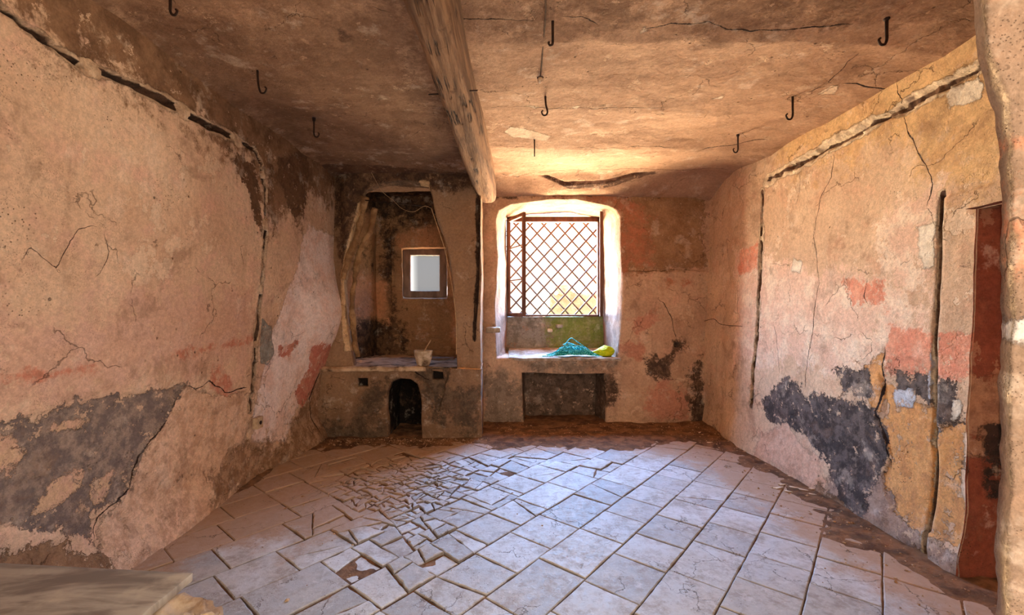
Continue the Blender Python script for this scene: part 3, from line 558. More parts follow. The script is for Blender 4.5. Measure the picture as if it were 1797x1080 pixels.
# broken right end of the slab
br = sst(V[:, 0] + .012 * 0, HB((742, 0))[0], HB((748, 0))[0]) ; V1[:, 1] += .09 * br * (V[:, 1] < BF + .02)
M_btop = simple('hearth_stone', lin(214, 186, 154), lin(176, 144, 112), 7, .9, .012, dirt=lin(86, 64, 46))
tp = mesh('bench_top', V1, Fc, M_btop, hb); tp.matrix_parent_inverse.translation = (1.15, -4.75, 0)

# ------------------------------------------------------------------ ceiling
gx = np.arange(-2.2, 2.66, .0145); gy = np.arange(.3, 5.52, .0135); Xg, Yg = [a.ravel() for a in np.meshgrid(gx, gy, indexing='ij')]
V = np.stack([Xg, Yg, Xg * 0 + ZC], 1); V = V + wob(V); Q = np.stack([Xg, Yg, Xg * 0], 1)
wv = fbm(np.stack([Xg * .8, Yg * .3, Xg * 0], 1), 1, 4, 12) * .22
right = sst(Xg, -.35, -.1)
def bank(y0, w, h, f=.42): t = Yg + wv - y0; return h * np.where(t < 0, sst(t, -f, .12), np.exp(-np.clip(t, 0, 9) / w) * sst(0 * t, -f, .12))
V[:, 2] -= (bank(2.50, .55, .060) * (.25 + .75 * right) + bank(3.40, .5, .022, .3) * right + bank(4.15, .4, .022, .3)) 
V[:, 2] += .012 * np.sin(Yg * 5.2 + 1.2 + wv * 12)
V[:, 2] -= .13 * sst(Yg + .12 * fbm(np.stack([Xg, Xg * 0, Xg * 0], 1), 1.2, 2, 8) , 4.95, 5.42) * sst(Xg, -.35, -.1) + .05 * sst(Yg, 4.45, 4.85) * (1 - sst(Xg, -.45, -.3))
V[:, 2] -= .05 * sst(Xg, 2.15, 2.5) + .05 * (1 - sst(Xg, -2.1, -1.8))
b1_, s1_, e1_ = dist_line(Xg, Yg, [onC(p) for p in [(940, 306), (990, 313), (1060, 311), (1150, 303)]]); V[:, 2] += .02 * (1 - sst(b1_, .01, .03)) * sst(e1_, 0, .2)
ce = mesh('ceiling', V, gridf(len(gx), len(gy))[:, ::-1], M_ceil); tag(ce, kind='structure')
setlayers(ce, Xg, Yg, onC, {
    'ceilbrown': [[(-200, 5), (700, 5), (850, 340), (600, 310), (480, 240), (100, -60 + 100)], [(-300, -300), (1800, -300), (1800, 40), (-300, 40)]],  # browner left of the beam and along the near edge
    'flake': [[(885, 232), (895, 224), (930, 228), (965, 237), (960, 243), (900, 240)], [(1120, 46), (1135, 38), (1140, 46), (1125, 52)], [(1245, 170), (1272, 160), (1268, 170)], [(1432, 158), (1455, 142), (1470, 143), (1462, 156)], [(1000, 183), (1015, 182), (1010, 188)], [(920, 181), (945, 184), (940, 187)]],
    'soot_dark': [[(590, 45), (620, 60), (625, 70), (600, 68)], [(560, 285), (850, 300), (850, 330), (560, 310)], [(940, 307), (1000, 313), (1060, 312), (1150, 303), (1150, 306), (1060, 316), (1000, 317)]]},
    [([(1120, 46), (1180, 33), (1240, 30), (1300, 45), (1400, 42), (1505, 37)], .0045), ([(980, 24), (1030, 26), (1060, 40)], .004), ([(790, 32), (860, 28), (950, 32)], .003), ([(1465, 140), (1500, 136), (1560, 137), (1566, 190)], .006), ([(1465, 140), (1450, 136), (1500, 90), (1510, 80)], .003),
     ([(1215, 262), (1240, 255), (1300, 248), (1360, 236)], .005), ([(870, 305), (910, 310), (940, 303), (1100, 298), (1200, 300), (1290, 292)], .004), ([(1000, 253), (1060, 254), (1130, 250), (1190, 255)], .003), ([(850, 183), (910, 184), (1010, 186), (1180, 182)], .0025), ([(745, 290), (790, 297), (830, 300)], .003), ([(640, 5), (700, 25)], .003), ([(1388, 165), (1440, 145), (1470, 140)], .003)])

# ------------------------------------------------------------------ front wall around the doorway the camera looks through
M_jamb = plaster('plaster_jamb', (lin(158, 128, 104), lin(134, 108, 86), lin(166, 128, 100), lin(176, 148, 120)), [('orange', lin(196, 128, 92), lin(176, 130, 96), .08, .01, 0, 12), ('white', lin(226, 214, 204), lin(206, 192, 182), .06, .006, .2, 9), ('edge', lin(226, 192, 150), lin(210, 174, 132), .02, .006, .2, 9)], cracks=False, bumpk=1.8)
edge_px = [(1660, -700), (1690, -120), (1718, 0), (1722, 60), (1735, 140), (1752, 185), (1760, 240), (1762, 330), (1766, 420), (1768, 560), (1764, 640), (1768, 760), (1769, 860), (1763, 950), (1766, 1080), (1770, 1500), (1770, 2200)]
YJ = 1.0; JE = onY(YJ); ez = np.array([JE(p)[1] for p in edge_px])[::-1]; ex = np.array([JE(p)[0] for p in edge_px])[::-1]
zz = np.arange(-.05, 2.9, .012); xe = np.interp(zz, ez, ex); ss = np.concatenate([np.linspace(0, .5, 60), np.linspace(.52, 1.6, 30)])
rows = []
for s_ in ss: rows.append(np.stack([xe + s_ * .93, YJ - .40 * s_ + 0 * zz, zz], 1))
back_ = [np.stack([xe + .004 * k + .02, YJ + .02 + .0 * zz + .02 * (k > 0), zz], 1) for k in (1,)] + [np.stack([0 * zz + 2.6, YJ + .04 + 0 * zz, zz], 1)]
G = np.concatenate(back_[::-1] + rows); n_ = len(back_) + len(rows)
G0 = G.copy(); G = G + wob(G) * .6 + np.stack([fbm(G, 20, 3, 3), fbm(G, 20, 3, 7), 0 * G[:, 0]], 1) * .006
P = Parts(); P.add(G, gridf(n_, len(zz)))
for (x0, x1, y0, y1, z0, z1) in ((-2.3, -1.16, .30, .62, -.05, 2.95), (-1.2, 2.6, .28, .60, 2.5, 2.95)):
    v, f = boxv(x0, x1, y0, y1, z0, z1, .1, .01, 3); P.add(v, f)
V, Fc = P.arr(); wf = mesh('wall_front', V, Fc, M_jamb); tag(wf, kind='structure')
def rg(a, b): return np.minimum(V[:, 2] - JE((0, b))[1], JE((0, a))[1] - V[:, 2])
attr(wf, 'orange', np.maximum(rg(235, 270), rg(270, 530) * .3 - .02)); attr(wf, 'white', rg(560, 605))
ed = np.interp(V[:, 2], ez, ex); attr(wf, 'edge', .006 - np.abs(V[:, 0] - ed - .004)); attr(wf, 'crack', V[:, 0] * 0 + 1)
# ------------------------------------------------------------------ floor: cracked stone flags set diagonally in dirt
th = math.radians(40); U1 = np.array([math.sin(th), math.cos(th)]); U2 = np.array([-math.cos(th), math.sin(th)])
def cut(poly, p, d):
    """split a convex polygon by the line through p along d"""
    nrm = np.array([-d[1], d[0]]); a = []; b = []
    for i in range(len(poly)):
        q, r = poly[i], poly[(i + 1) % len(poly)]; sq, sr = np.dot(q - p, nrm), np.dot(r - p, nrm)
        (a if sq >= 0 else b).append(q)
        if sq * sr < 0: x = q + (r - q) * sq / (sq - sr); a.append(x); b.append(x)
    return a, b
def area(p): p = np.array(p); x, y = p[:, 0], p[:, 1]; return .5 * abs(np.dot(x, np.roll(y, -1)) - np.dot(y, np.roll(x, -1)))
def dens(c):
    g = lambda x, y, sx, sy: math.exp(-((c[0] - x) / sx) ** 2 - ((c[1] - y) / sy) ** 2)
    return min(1, 1.05 * g(-1.0, 3.6, .65, .7) + .55 * g(.3, 4.0, 1.3, .55) + .6 * g(-.5, 2.75, .55, .7) + .38 * g(-.8, 1.9, .6, .5) + .3 * g(.9, 2.9, .35, .5))
pieces = []; R = random.Random(11); u2 = -1.2
while u2 < 6.5:
    w = R.choice([.285, .295, .30, .31]); u = -3.5 + R.uniform(0, .3)
    while u < 7.0:
        l = R.choice([.30, .31, .33, .40, .44, .30])
        q = [U1 * a + U2 * b for a, b in ((u, u2), (u + l, u2), (u + l, u2 + w), (u, u2 + w))]; c = sum(q) / 4; u += l
        if not (-2.3 < c[0] < 2.7 and .2 < c[1] < 5.5): continue
        stack = [(q, 0)]
        while stack:
            p, k = stack.pop(); cc = sum(p) / len(p); d = dens(cc); A = area(p); tgt = .16 * (1 - d) ** 2.2 + .0045
            if k < 6 and A > .003 and A > tgt * R.uniform(.7, 2.4) and (d > .12 or R.random() < .22):
                pa = np.array(p); e1, e2 = np.ptp(pa @ U1), np.ptp(pa @ U2); ax = (U2 if e1 > e2 * R.uniform(.75, 1.3) else U1)
                ang = R.gauss(0, .24); dr = np.array([ax[0] * math.cos(ang) - ax[1] * math.sin(ang), ax[0] * math.sin(ang) + ax[1] * math.cos(ang)])
                a, b = cut(p, cc + (np.array([R.uniform(-.3, .3), R.uniform(-.3, .3)]) * math.sqrt(A)), dr)
                if len(a) > 2 and len(b) > 2: stack += [(a, k + 1), (b, k + 1)]; continue
            if A > .0005: pieces.append((p, k, d))
    u2 += w
V = []; Fs = []; tone = []; n0 = 0
for p, k, d in pieces:
    p = np.array(p); c = p.mean(0); pts = []
    for i in range(len(p)):
        a, b = p[i], p[(i + 1) % len(p)]; L = np.linalg.norm(b - a); m = max(1, int(L / .022))
        for j in range(m): pts.append(a + (b - a) * j / m)
    pts = np.array(pts); D = c - pts; L = np.linalg.norm(D, axis=1)[:, None]; D = D / np.maximum(L, 1e-6)
    q3 = np.stack([pts[:, 0], pts[:, 1], pts[:, 0] * 0], 1); j = (fbm(q3, 28, 2, 5) * (.0022 + .006 * min(1, k / 2)))[:, None]
    gap = .0002 + R.uniform(0, .0016) + .0035 * d * (k > 0); ins = lambda g: pts + D * np.minimum(np.maximum(g + j + .002, 0), L * .8)
    h = R.gauss(0, .0018) + (R.gauss(0, .004) if k > 1 and d > .35 else 0); ts = .0016 / max(.03, math.sqrt(area(p))) * (1 + d); tx, ty = R.gauss(0, ts), R.gauss(0, ts)
    o3, i3 = ins(gap), ins(gap + .006 + .004 * d)
    def lift(q, dz): return np.stack([q[:, 0], q[:, 1], h + dz + (q[:, 0] - c[0]) * tx + (q[:, 1] - c[1]) * ty], 1)
    R0, R1, R2 = lift(o3, -.03), lift(o3, -.0045), lift(i3, 0); n = len(pts)
    V += [R0, R1, R2]
    for r in range(2):
        for t in range(n): Fs.append((n0 + r * n + t, n0 + r * n + (t + 1) % n, n0 + (r + 1) * n + (t + 1) % n, n0 + (r + 1) * n + t))
    Fs.append(tuple(n0 + 2 * n + t for t in range(n))); tone += [R.random()] * (3 * n); n0 += 3 * n
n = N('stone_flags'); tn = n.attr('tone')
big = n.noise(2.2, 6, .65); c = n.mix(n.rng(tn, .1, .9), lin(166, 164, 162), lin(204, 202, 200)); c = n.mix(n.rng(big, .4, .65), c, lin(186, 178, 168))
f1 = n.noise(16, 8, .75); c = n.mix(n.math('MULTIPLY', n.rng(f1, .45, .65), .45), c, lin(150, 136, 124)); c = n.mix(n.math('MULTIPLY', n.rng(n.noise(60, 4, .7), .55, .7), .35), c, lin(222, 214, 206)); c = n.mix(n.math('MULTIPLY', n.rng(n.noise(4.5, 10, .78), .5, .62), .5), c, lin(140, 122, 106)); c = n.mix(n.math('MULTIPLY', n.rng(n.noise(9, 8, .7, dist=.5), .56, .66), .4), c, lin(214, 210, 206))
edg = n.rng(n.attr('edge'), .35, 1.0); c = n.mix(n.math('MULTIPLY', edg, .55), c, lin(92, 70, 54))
dsk = n.rng(n.math('ADD', n.attr('dust_and_warm_light'), n.math('MULTIPLY', n.math('SUBTRACT', n.noise(3.5, 8, .75), .5), 1.5)), .3, .75); c = n.mix(n.math('MULTIPLY', dsk, .8), c, lin(172, 136, 104))
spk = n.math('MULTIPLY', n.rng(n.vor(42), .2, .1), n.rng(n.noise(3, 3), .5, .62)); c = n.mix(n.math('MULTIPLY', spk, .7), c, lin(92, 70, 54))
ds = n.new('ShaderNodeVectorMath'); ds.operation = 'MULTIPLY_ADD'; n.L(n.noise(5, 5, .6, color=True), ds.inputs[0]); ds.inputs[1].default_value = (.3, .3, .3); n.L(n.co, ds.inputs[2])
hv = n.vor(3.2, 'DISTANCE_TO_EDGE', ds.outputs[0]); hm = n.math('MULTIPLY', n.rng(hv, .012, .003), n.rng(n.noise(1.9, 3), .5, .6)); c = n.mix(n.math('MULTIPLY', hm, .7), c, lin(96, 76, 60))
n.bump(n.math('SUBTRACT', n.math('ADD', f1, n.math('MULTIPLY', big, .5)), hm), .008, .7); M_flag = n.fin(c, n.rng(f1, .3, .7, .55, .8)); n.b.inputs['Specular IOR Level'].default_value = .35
VV = np.concatenate(V)
M_dirt = simple('packed_dirt', lin(138, 100, 70), lin(100, 72, 50), 9, .95, .02, det=8, dirt=lin(84, 58, 40))
def dirtz(X, Y):
    Q = np.stack([X, Y, X * 0], 1); nz = fbm(Q, 2.2, 4, 21); n2 = fbm(Q, 14, 3, 25)
    rise = sst(Y + .22 * nz, 4.22, 4.75) * (1 - .75 * np.exp(-((X + 1.1) / .7) ** 2) * (1 - sst(Y, 4.4, 4.7))) - .9 * np.exp(-((X - 1.75) / .32) ** 2 - ((Y - 4.35) / .3) ** 2)
    rise = rise + .8 * sst(X + .25 * nz + .05 * Y, 2.05, 2.5) + 1.0 * sst(-X + .1 * nz, 1.98, 2.12) + .5 * sst(Y, 4.6, 5.2)
    return -.0105 + .004 * nz + .003 * n2 + .026 * rise + .012 * n2 * np.clip(rise, 0, 1)
gx = np.arange(-2.3, 2.7, .018); gy = np.arange(-1.5, 5.85, .018); A, B = [a.ravel() for a in np.meshgrid(gx, gy, indexing='ij')]
fz = dirtz(A, B)
nd = len(A); fl = Parts()
dm = mesh('floor', np.stack([A, B, fz], 1), gridf(len(gx), len(gy))[:, ::-1], M_dirt); tag(dm, kind='structure')
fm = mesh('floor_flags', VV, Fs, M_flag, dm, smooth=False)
attr(fm, 'tone', tone); eg = np.zeros(len(VV)); i = 0
for p in V[::3]:
    m = len(p); eg[i:i + 2 * m] = 1; i += 3 * m
attr(fm, 'edge', eg)
du = .95 * sst(VV[:, 1], 3.9, 4.7) + .75 * sst(VV[:, 0] + .1 * VV[:, 1], 1.75, 2.55) + .6 * sst(-VV[:, 0], 1.5, 2.0) + .95 * sst(-VV[:, 0] - .16 * (3.2 - VV[:, 1]), .35, 1.1) * sst(VV[:, 1], 2.1, 3.1) + .28 * sst(VV[:, 0], 1.2, 2.0); attr(fm, 'dust_and_warm_light', np.clip(du, 0, 1.2))  # dust near walls; tan also stands for floor outside the blue window light

# loose chips and crumbs nobody could count
M_chip = simple('plaster_crumbs', lin(196, 164, 130), lin(150, 112, 80), 30, .9, .002)
Vc = []; Fc_ = []; k = 0; rr = np.random.RandomState(5)
def chip(x, y, z, s):
    global k
    ico = np.array([(1, 0, 0), (-1, 0, 0), (0, 1, 0), (0, -1, 0), (0, 0, .6), (0, 0, -.6)], float) * s * rr.uniform(.6, 1.3, (6, 1)); a = rr.uniform(0, 6.28)
    Rm = np.array([[math.cos(a), -math.sin(a), 0], [math.sin(a), math.cos(a), 0], [0, 0, 1]]); Vc.append(ico @ Rm.T + (x, y, z))
    for f in ((0, 2, 4), (2, 1, 4), (1, 3, 4), (3, 0, 4), (2, 0, 5), (1, 2, 5), (3, 1, 5), (0, 3, 5)): Fc_.append(tuple(np.array(f) + k))
    k += 6
for _ in range(1500):
    r = rr.rand()
    if r < .4: x, y = rr.uniform(-2.0, -.2), 4.72 - abs(rr.normal(0, .12))
    elif r < .6: x, y = rr.uniform(-.2, 2.3), 5.3 - abs(rr.normal(0, .35))
    elif r < .85: y = rr.uniform(1.9, 5.2); x = 2.30 - abs(rr.normal(0, .25))
    else: x, y = rr.normal(-1.1, .6), rr.normal(3.6, .6)
    x = max(-1.95, x); z = max(dirtz(np.array([x]), np.array([y]))[0], .001); chip(x, y, z + .002, rr.choice([.004, .006, .009, .014], p=[.5, .3, .15, .05]))
cr = mesh('plaster_crumbs', np.concatenate(Vc), Fc_, M_chip, smooth=False); tag(cr, 'loose plaster crumbs and grit scattered on the floor along the walls', 'rubble', kind='stuff')
# pale flakes lying near the right wall
M_flake = simple('pale_flake', lin(232, 212, 186), lin(214, 190, 160), 12, .85, .002)
fl0 = None
spots = [(1388, 838), (1400, 842), (1372, 852), (1392, 858), (1408, 862), (1425, 870), (1428, 862), (1382, 864), (1365, 858), (1245, 780), (1228, 766)]
for i, p in enumerate(spots):
    x, y = onF(p)
    if fl0 is None:
        m = 9; v = []
        for s_ in (0, 1):
            for t in range(m): a = 6.283 * t / m; r = .022 + .007 * math.sin(3 * a + 1); v.append((r * 1.6 * math.cos(a), r * .55 * math.sin(a), s_ * .005))
        f = [tuple(range(m))[::-1], tuple(range(m, 2 * m))] + [(t, (t + 1) % m, m + (t + 1) % m, m + t) for t in range(m)]
        o = fl0 = mesh('plaster_flake', v, f, M_flake, smooth=False)
    else: o = fl0.copy(); COL.objects.link(o)
    o.location = (x, y, max(dirtz(np.array([x]), np.array([y]))[0], .003) + .001); o.rotation_euler = (0, 0, random.uniform(-.7, .7)); sc = random.uniform(.6, 1.15); o.scale = (sc, sc, 1)
    tag(o, 'thin pale plaster flake lying in the dirt below the right wall' if i < 9 else 'thin pale plaster flake lying in the dirt near the back right corner', 'plaster flake', 'plaster flakes on the floor' if i < 9 else 'plaster flakes near the corner')

# ------------------------------------------------------------------ ceiling beam
M_beam = None
n = N('old_timber'); sf = n.noise(1, 7, .7, st=(16, 1.3, 16)); s2 = n.noise(1, 6, .7, st=(55, 3, 55)); c = n.mix(n.rng(sf, .38, .64), lin(156, 118, 86), lin(98, 70, 50)); c = n.mix(n.math('MULTIPLY', n.rng(s2, .5, .7), .5), c, lin(176, 140, 108)); kn = n.noise(7, 6, .7); c = n.mix(n.math('MULTIPLY', n.rng(kn, .6, .68), .7), c, lin(84, 56, 38))
crk = n.math('ABSOLUTE', n.math('SUBTRACT', n.noise(1, 5, .6, st=(9, .45, 9)), .5)); cm = n.math('MULTIPLY', n.rng(crk, .020, .006), n.rng(n.noise(3, 2), .52, .62)); c = n.mix(cm, c, lin(44, 28, 20))
n.bump(n.math('SUBTRACT', n.math('ADD', sf, n.math('MULTIPLY', s2, .5)), n.math('MULTIPLY', cm, 1.5)), .02, 1.0); M_beam = n.fin(c, .9)
yb = np.arange(.45, 5.20, .02); sec = []
prof = []; m = 11
hw, hz = .5, .5
for (a, b) in (((-hw, hz), (-hw, -hz)), ((-hw, -hz), (hw, -hz)), ((hw, -hz), (hw, hz)), ((hw, hz), (-hw, hz))):
    for t in range(m): prof.append((a[0] + (b[0] - a[0]) * t / m, a[1] + (b[1] - a[1]) * t / m))
prof = np.array(prof); L = np.abs(prof).max(1); rd = np.hypot(prof[:, 0], prof[:, 1]); prof = prof * (1 - .14 * sst(rd, .55, .72))[:, None]
Vb = []
for y in yb:
    t = (y - 1.77) / (5.1 - 1.77); cx_ = -.338 + (.338 - .236) * t; w = .185 + .035 * t; zb = 2.615 + .004 * math.sin(y * 3); hgt = 2.96 - zb
    if y > 5.02: hgt *= 1; zb += .02 * ((y - 5.02) / .18) ** 2; w *= 1 - .1 * ((y - 5.02) / .18) ** 2
    Vb.append(np.stack([cx_ + prof[:, 0] * w, prof[:, 0] * 0 + y, zb + (prof[:, 1] + .5) * hgt], 1))
Vb = np.concatenate(Vb); st = Vb * np.array([9, 1.1, 9]); Dd = np.stack([fbm(st, 1, 4, 3), 0 * st[:, 0], fbm(st, 1, 4, 9)], 1) * .022; Vb = Vb + Dd
npf = len(prof); Fb = [tuple(f) for f in gridf(len(yb), npf, True)] + [tuple(range(npf))[::-1], tuple(range((len(yb) - 1) * npf, len(yb) * npf))]
bm_ = empty('ceiling_beam', (-.28, 3.2, 2.62)); tag(bm_, 'rough weathered timber beam running under the ceiling toward the window', 'beam')
o = mesh('timber', Vb, Fb, M_beam, bm_); o.matrix_parent_inverse.translation = (.28, -3.2, -2.62)
M_iron = simple('rusty_iron', lin(62, 42, 32), lin(40, 30, 26), 40, .7, .002, metal=.3)
yn = (2.66 - H) * F / (CY - 166)
for (xa, xb, zt) in ((onY(yn)((752, 0))[0], onY(yn)((775, 0))[0], 0), (onY(yn)((812, 0))[0], onY(yn)((838, 0))[0], .02)):
    o = tubeobj('nail', [(xa, yn, 2.66 + zt), ((xa + xb) / 2, yn, 2.662 + zt), (xb, yn, 2.664 + zt)], .0042, M_iron, bm_, 6); o.matrix_parent_inverse.translation = (.28, -3.2, -2.62)

# ------------------------------------------------------------------ iron ceiling hooks
def hook(px, top, bot, label, side=1, curl=.03, r=.006, lean=0):
    Yh = (ZC - .02 - H) * F / (CY - top); Xh = (px - CX) / F * Yh; L = (bot - top) / F * Yh; zt = H + (CY - top) / F * Yh
    e = empty('ceiling_hook', (Xh, Yh, zt)); s = side
    pts = [(0, 0, .05), (0, 0, 0), (lean * .3, 0, -L * .45), (lean, 0, -L + curl * .9), (lean - s * curl * .35, 0, -L + .004), (lean - s * curl * 1.0, 0, -L + curl * .12), (lean - s * curl * 1.35, 0, -L + curl * .85), (lean - s * curl * 1.05, 0, -L + curl * 1.2)]
    if curl < .01: pts = [(0, 0, .05), (0, 0, 0), (0, 0, -L * .5), (0, 0, -L)]
    P_ = spline(pts, 6); rad = np.linspace(r * 1.25, r * .8, len(P_)); tubeobj('shank', P_, rad, M_iron, e, 8)
    v, f, c = tube([(0, 0, .03), (0, 0, .004), (0, 0, 0)], [r * 2.4, r * 2.1, r * 1.2], 8); mesh('collar', v, [tuple(q) for q in f] + c, M_iron, e)
    return tag(e, label, 'hook', 'iron hooks in the ceiling')
hook(299, -6, 27, 'iron ceiling hook at the upper left, nearest the top edge and left wall', -1, .024, .006)
hook(452, 124, 164, 'middle iron hook of the three left of the beam', -1, .034, .006, .01)
hook(551, 213, 241, 'farthest iron hook left of the beam, nearest the chimney', -1, .03, .006)
hook(970, 37, 80, 'straight thick iron hook just right of the lamp cable', 1, .016, .0062)
hook(957, 169, 203, 'iron hook with curled tip beyond the lamp holder, between beam and right wall', 1, .03, .006, .015)
hook(938, 246, 275, 'short straight iron spike under the pale flaked patch of ceiling', 1, .0, .0055)
hook(1556, 36, 79, 'largest iron hook at the upper right, over the long ceiling crack', 1, .03, .0068)
hook(1391, 167, 210, 'iron hook above the right wall, middle one of its row', 1, .034, .0065)
hook(1295, 240, 268, 'farthest iron hook on the right, near the back corner', 1, .03, .006)

# ------------------------------------------------------------------ lamp cable and porcelain holder
M_wire = simple('old_cable', lin(66, 48, 36), lin(90, 64, 46), 30, .8, .002)
M_porc = simple('porcelain', lin(236, 214, 190), lin(206, 178, 150), 20, .5, .002)
lx, ly = onC((948, 128)); lz = ZC - .035
e = empty('lamp_holder', (lx, ly, lz)); tag(e, 'small white porcelain lamp holder at the end of a ceiling cable', 'lamp holder')
o = mesh('rose', *[(lambda v, f, c: (v, [tuple(q) for q in f] + c))(*tube([(0, 0, .05), (0, 0, .02), (0, 0, .0)], [.032, .030, .02], 14))][0], M_wire, e)
o = mesh('socket', *[(lambda v, f, c: (v, [tuple(q) for q in f] + c))(*tube([(0, 0, .015), (.0, 0, -.012), (.004, -.004, -.022), (.004, -.004, -.02)], [.013, .018, .015, .008], 12))][0], M_porc, e); o['label'] = 'white porcelain socket'
p0 = onC((958, -40)); pts = [(p0[0], p0[1], ZC - .03)]
for q in ((957, 20), (953, 70), (950, 110)): a = onC(q); pts.append((a[0], a[1], ZC - .03))
pts.append((lx, ly, lz + .005)); P_ = spline(pts, 8); o = tubeobj('lamp_cable', P_, .0045, M_wire); tag(o, 'dark cable running along the ceiling to the porcelain lamp holder', 'cable')

# ------------------------------------------------------------------ big window: frame, casements, diamond grille
M_frame = simple('brown_wood', lin(116, 78, 62), lin(86, 56, 44), 6, .65, .003, st=(1, 1, .25)); M_grille = simple('iron_bars', lin(110, 84, 66), lin(84, 60, 46), 20, .6, .001)
n = N('thin_glass'); tr = n.new('ShaderNodeBsdfTransparent'); gl_ = n.new('ShaderNodeBsdfGlossy'); gl_.inputs['Roughness'].default_value = .05; ms = n.new('ShaderNodeMixShader'); ms.inputs[0].default_value = .06; n.L(tr.outputs[0], ms.inputs[1]); n.L(gl_.outputs[0], ms.inputs[2]); n.L(ms.outputs[0], n.out.inputs[0]); M_glass = n.m
w1 = empty('window_1', (.63, WF, pz1)); tag(w1, kind='structure'); INV1 = (-.63, -WF, -pz1)
def wchild(o, inv=INV1): o.matrix_parent_inverse.translation = inv; return o
fx0, fx1 = WI((889, 0))[0], WI((1053, 0))[0]; fz0, fz1 = pz1, WI((0, 381))[1]; ft = .055
P = Parts()
for bx in ((fx0, fx0 + ft * .7, WF - .03, WF + .05, fz0, fz1), (fx1 - ft * .7, fx1 + .02, WF - .03, WF + .05, fz0, fz1), (fx0, fx1, WF - .03, WF + .05, fz1 - ft * 1.3, fz1), (fx0, fx1, WF - .03, WF + .05, fz0, fz0 + ft * .5)): P.add(*boxv(*bx, seg=.2, bev=.005))
wchild(mesh('window_frame', *P.arr(), M_frame, w1, smooth=False))
# grille: crossing bars outside the frame
YG = WF + .11; bars = []; gx0, gx1, gz0, gz1 = fx0 + .0, fx1, fz0 - .0, fz1; stp = .218; sl = 1.10
def clipline(c, s):
    P_ = []
    for x in (gx0, gx1):
        z = s * sl * (x - gx0) + c
        if gz0 <= z <= gz1: P_.append((x, z))
    for z in (gz0, gz1):
        x = (z - c) / (s * sl) + gx0
        if gx0 < x < gx1: P_.append((x, z))
    return P_[:2] if len(P_) >= 2 else None
for s_, yy_ in ((1, 0), (-1, .012)):
    c = gz0 - 4
    base = gz0 + (.05 if s_ > 0 else .13)
    for k_ in range(-16, 22):
        L_ = clipline(base + k_ * stp * 1.0, s_)
        if L_: a, b = L_; bars.append(([(a[0], YG + yy_, a[1]), ((a[0] + b[0]) / 2, YG + yy_, (a[1] + b[1]) / 2), (b[0], YG + yy_, b[1])], .0135, 6))
wchild(multitube('grille', bars, M_grille, w1))
def casement(x, z0, z1, wid, ang, name, bars_):
    """an inward-opened sash hinged at x, swung by ang about the hinge (0 = closed toward +x)"""
    P = Parts(); t = .045; dth = .038; W_ = wid
    for bx in ((0, t, -dth / 2, dth / 2, z0, z1), (W_ - t * 1.1, W_, -dth / 2, dth / 2, z0, z1), (t, W_ - t, -dth / 2, dth / 2, z1 - t, z1), (t, W_ - t, -dth / 2, dth / 2, z0, z0 + t)): P.add(*boxv(*bx, seg=.3, bev=.004))
    for zz_ in bars_: P.add(*boxv(t, W_ - t, -.008, .008, zz_ - .009, zz_ + .009, seg=.3, bev=.002))
    V, Fc = P.arr(); ca, sa = math.cos(ang), math.sin(ang)
    rot = lambda V: np.stack([x + V[:, 0] * ca - V[:, 1] * sa, WF - .05 + V[:, 0] * sa + V[:, 1] * ca, V[:, 2]], 1)
    o = wchild(mesh(name, rot(V), Fc, M_frame, w1, smooth=False))
    g = np.array([(t, -.002, z0 + t), (W_ - t, -.002, z0 + t), (W_ - t, -.002, z1 - t), (t, -.002, z1 - t), (t, .002, z0 + t), (W_ - t, .002, z0 + t), (W_ - t, .002, z1 - t), (t, .002, z1 - t)])
    q = mesh('glass_pane', rot(g), [(0, 1, 2, 3), (7, 6, 5, 4), (0, 4, 5, 1), (1, 5, 6, 2), (2, 6, 7, 3), (3, 7, 4, 0)], M_glass, o, smooth=False); q.matrix_parent_inverse.translation = INV1
cz0, cz1 = fz0 + .01, fz1 - .045
ywid = .52
# left sash ends at the photographed stile, right sash is seen almost edge on
casement(fx0 + .02, cz0, cz1, ywid, math.radians(-66), 'left_casement', [cz0 + (cz1 - cz0) * .36, cz0 + (cz1 - cz0) * .69])
casement(fx1 + .0, cz0, cz1 + .0, ywid, math.radians(-101), 'right_casement', [cz0 + (cz1 - cz0) * .36, cz0 + (cz1 - cz0) * .69])

# ------------------------------------------------------------------ small window in the niche
M_dframe = simple('dark_wood', lin(146, 120, 106), lin(116, 94, 82), 8, .75, .004, st=(1, 1, .3))
n = N('dimming_glass'); tr = n.new('ShaderNodeBsdfTransparent'); tr.inputs[0].default_value = (.33, .345, .36, 1); df = n.new('ShaderNodeBsdfTranslucent'); df.inputs[0].default_value = (.1, .1, .1, 1); ms = n.new('ShaderNodeMixShader'); ms.inputs[0].default_value = .03; n.L(tr.outputs[0], ms.inputs[1]); n.L(df.outputs[0], ms.inputs[2]); n.L(ms.outputs[0], n.out.inputs[0]); M_dimming = n.m  # pane tinted grey to hold down the bright sky behind
YW = NB + .12; SW = onY(YW)
w2 = empty('window_2', (-1.12, YW, 1.6)); tag(w2, kind='structure'); INV2 = (1.12, -YW, -1.6)
a0, b0 = SW((706, 524)); a1, b1_ = SW((784, 436)); i0, j0 = SW((720, 511)); i1, j1 = SW((771, 448)); P = Parts()
for bx in ((a0, i0, YW, YW + .07, b0, b1_), (i1, a1, YW, YW + .07, b0, b1_), (i0, i1, YW, YW + .07, j1, b1_), (i0, i1, YW, YW + .07, b0, j0)): P.add(*boxv(*bx, seg=.08, jit=.003, bev=.006))
wchild(mesh('window_frame', *P.arr(), M_dframe, w2, smooth=False), INV2)
o = wchild(mesh('glass_pane', *boxv(i0 - .01, i1 + .01, YW + .04, YW + .045, j0 - .01, j1 + .01, seg=1, bev=.001), M_dimming, w2, smooth=False), INV2)

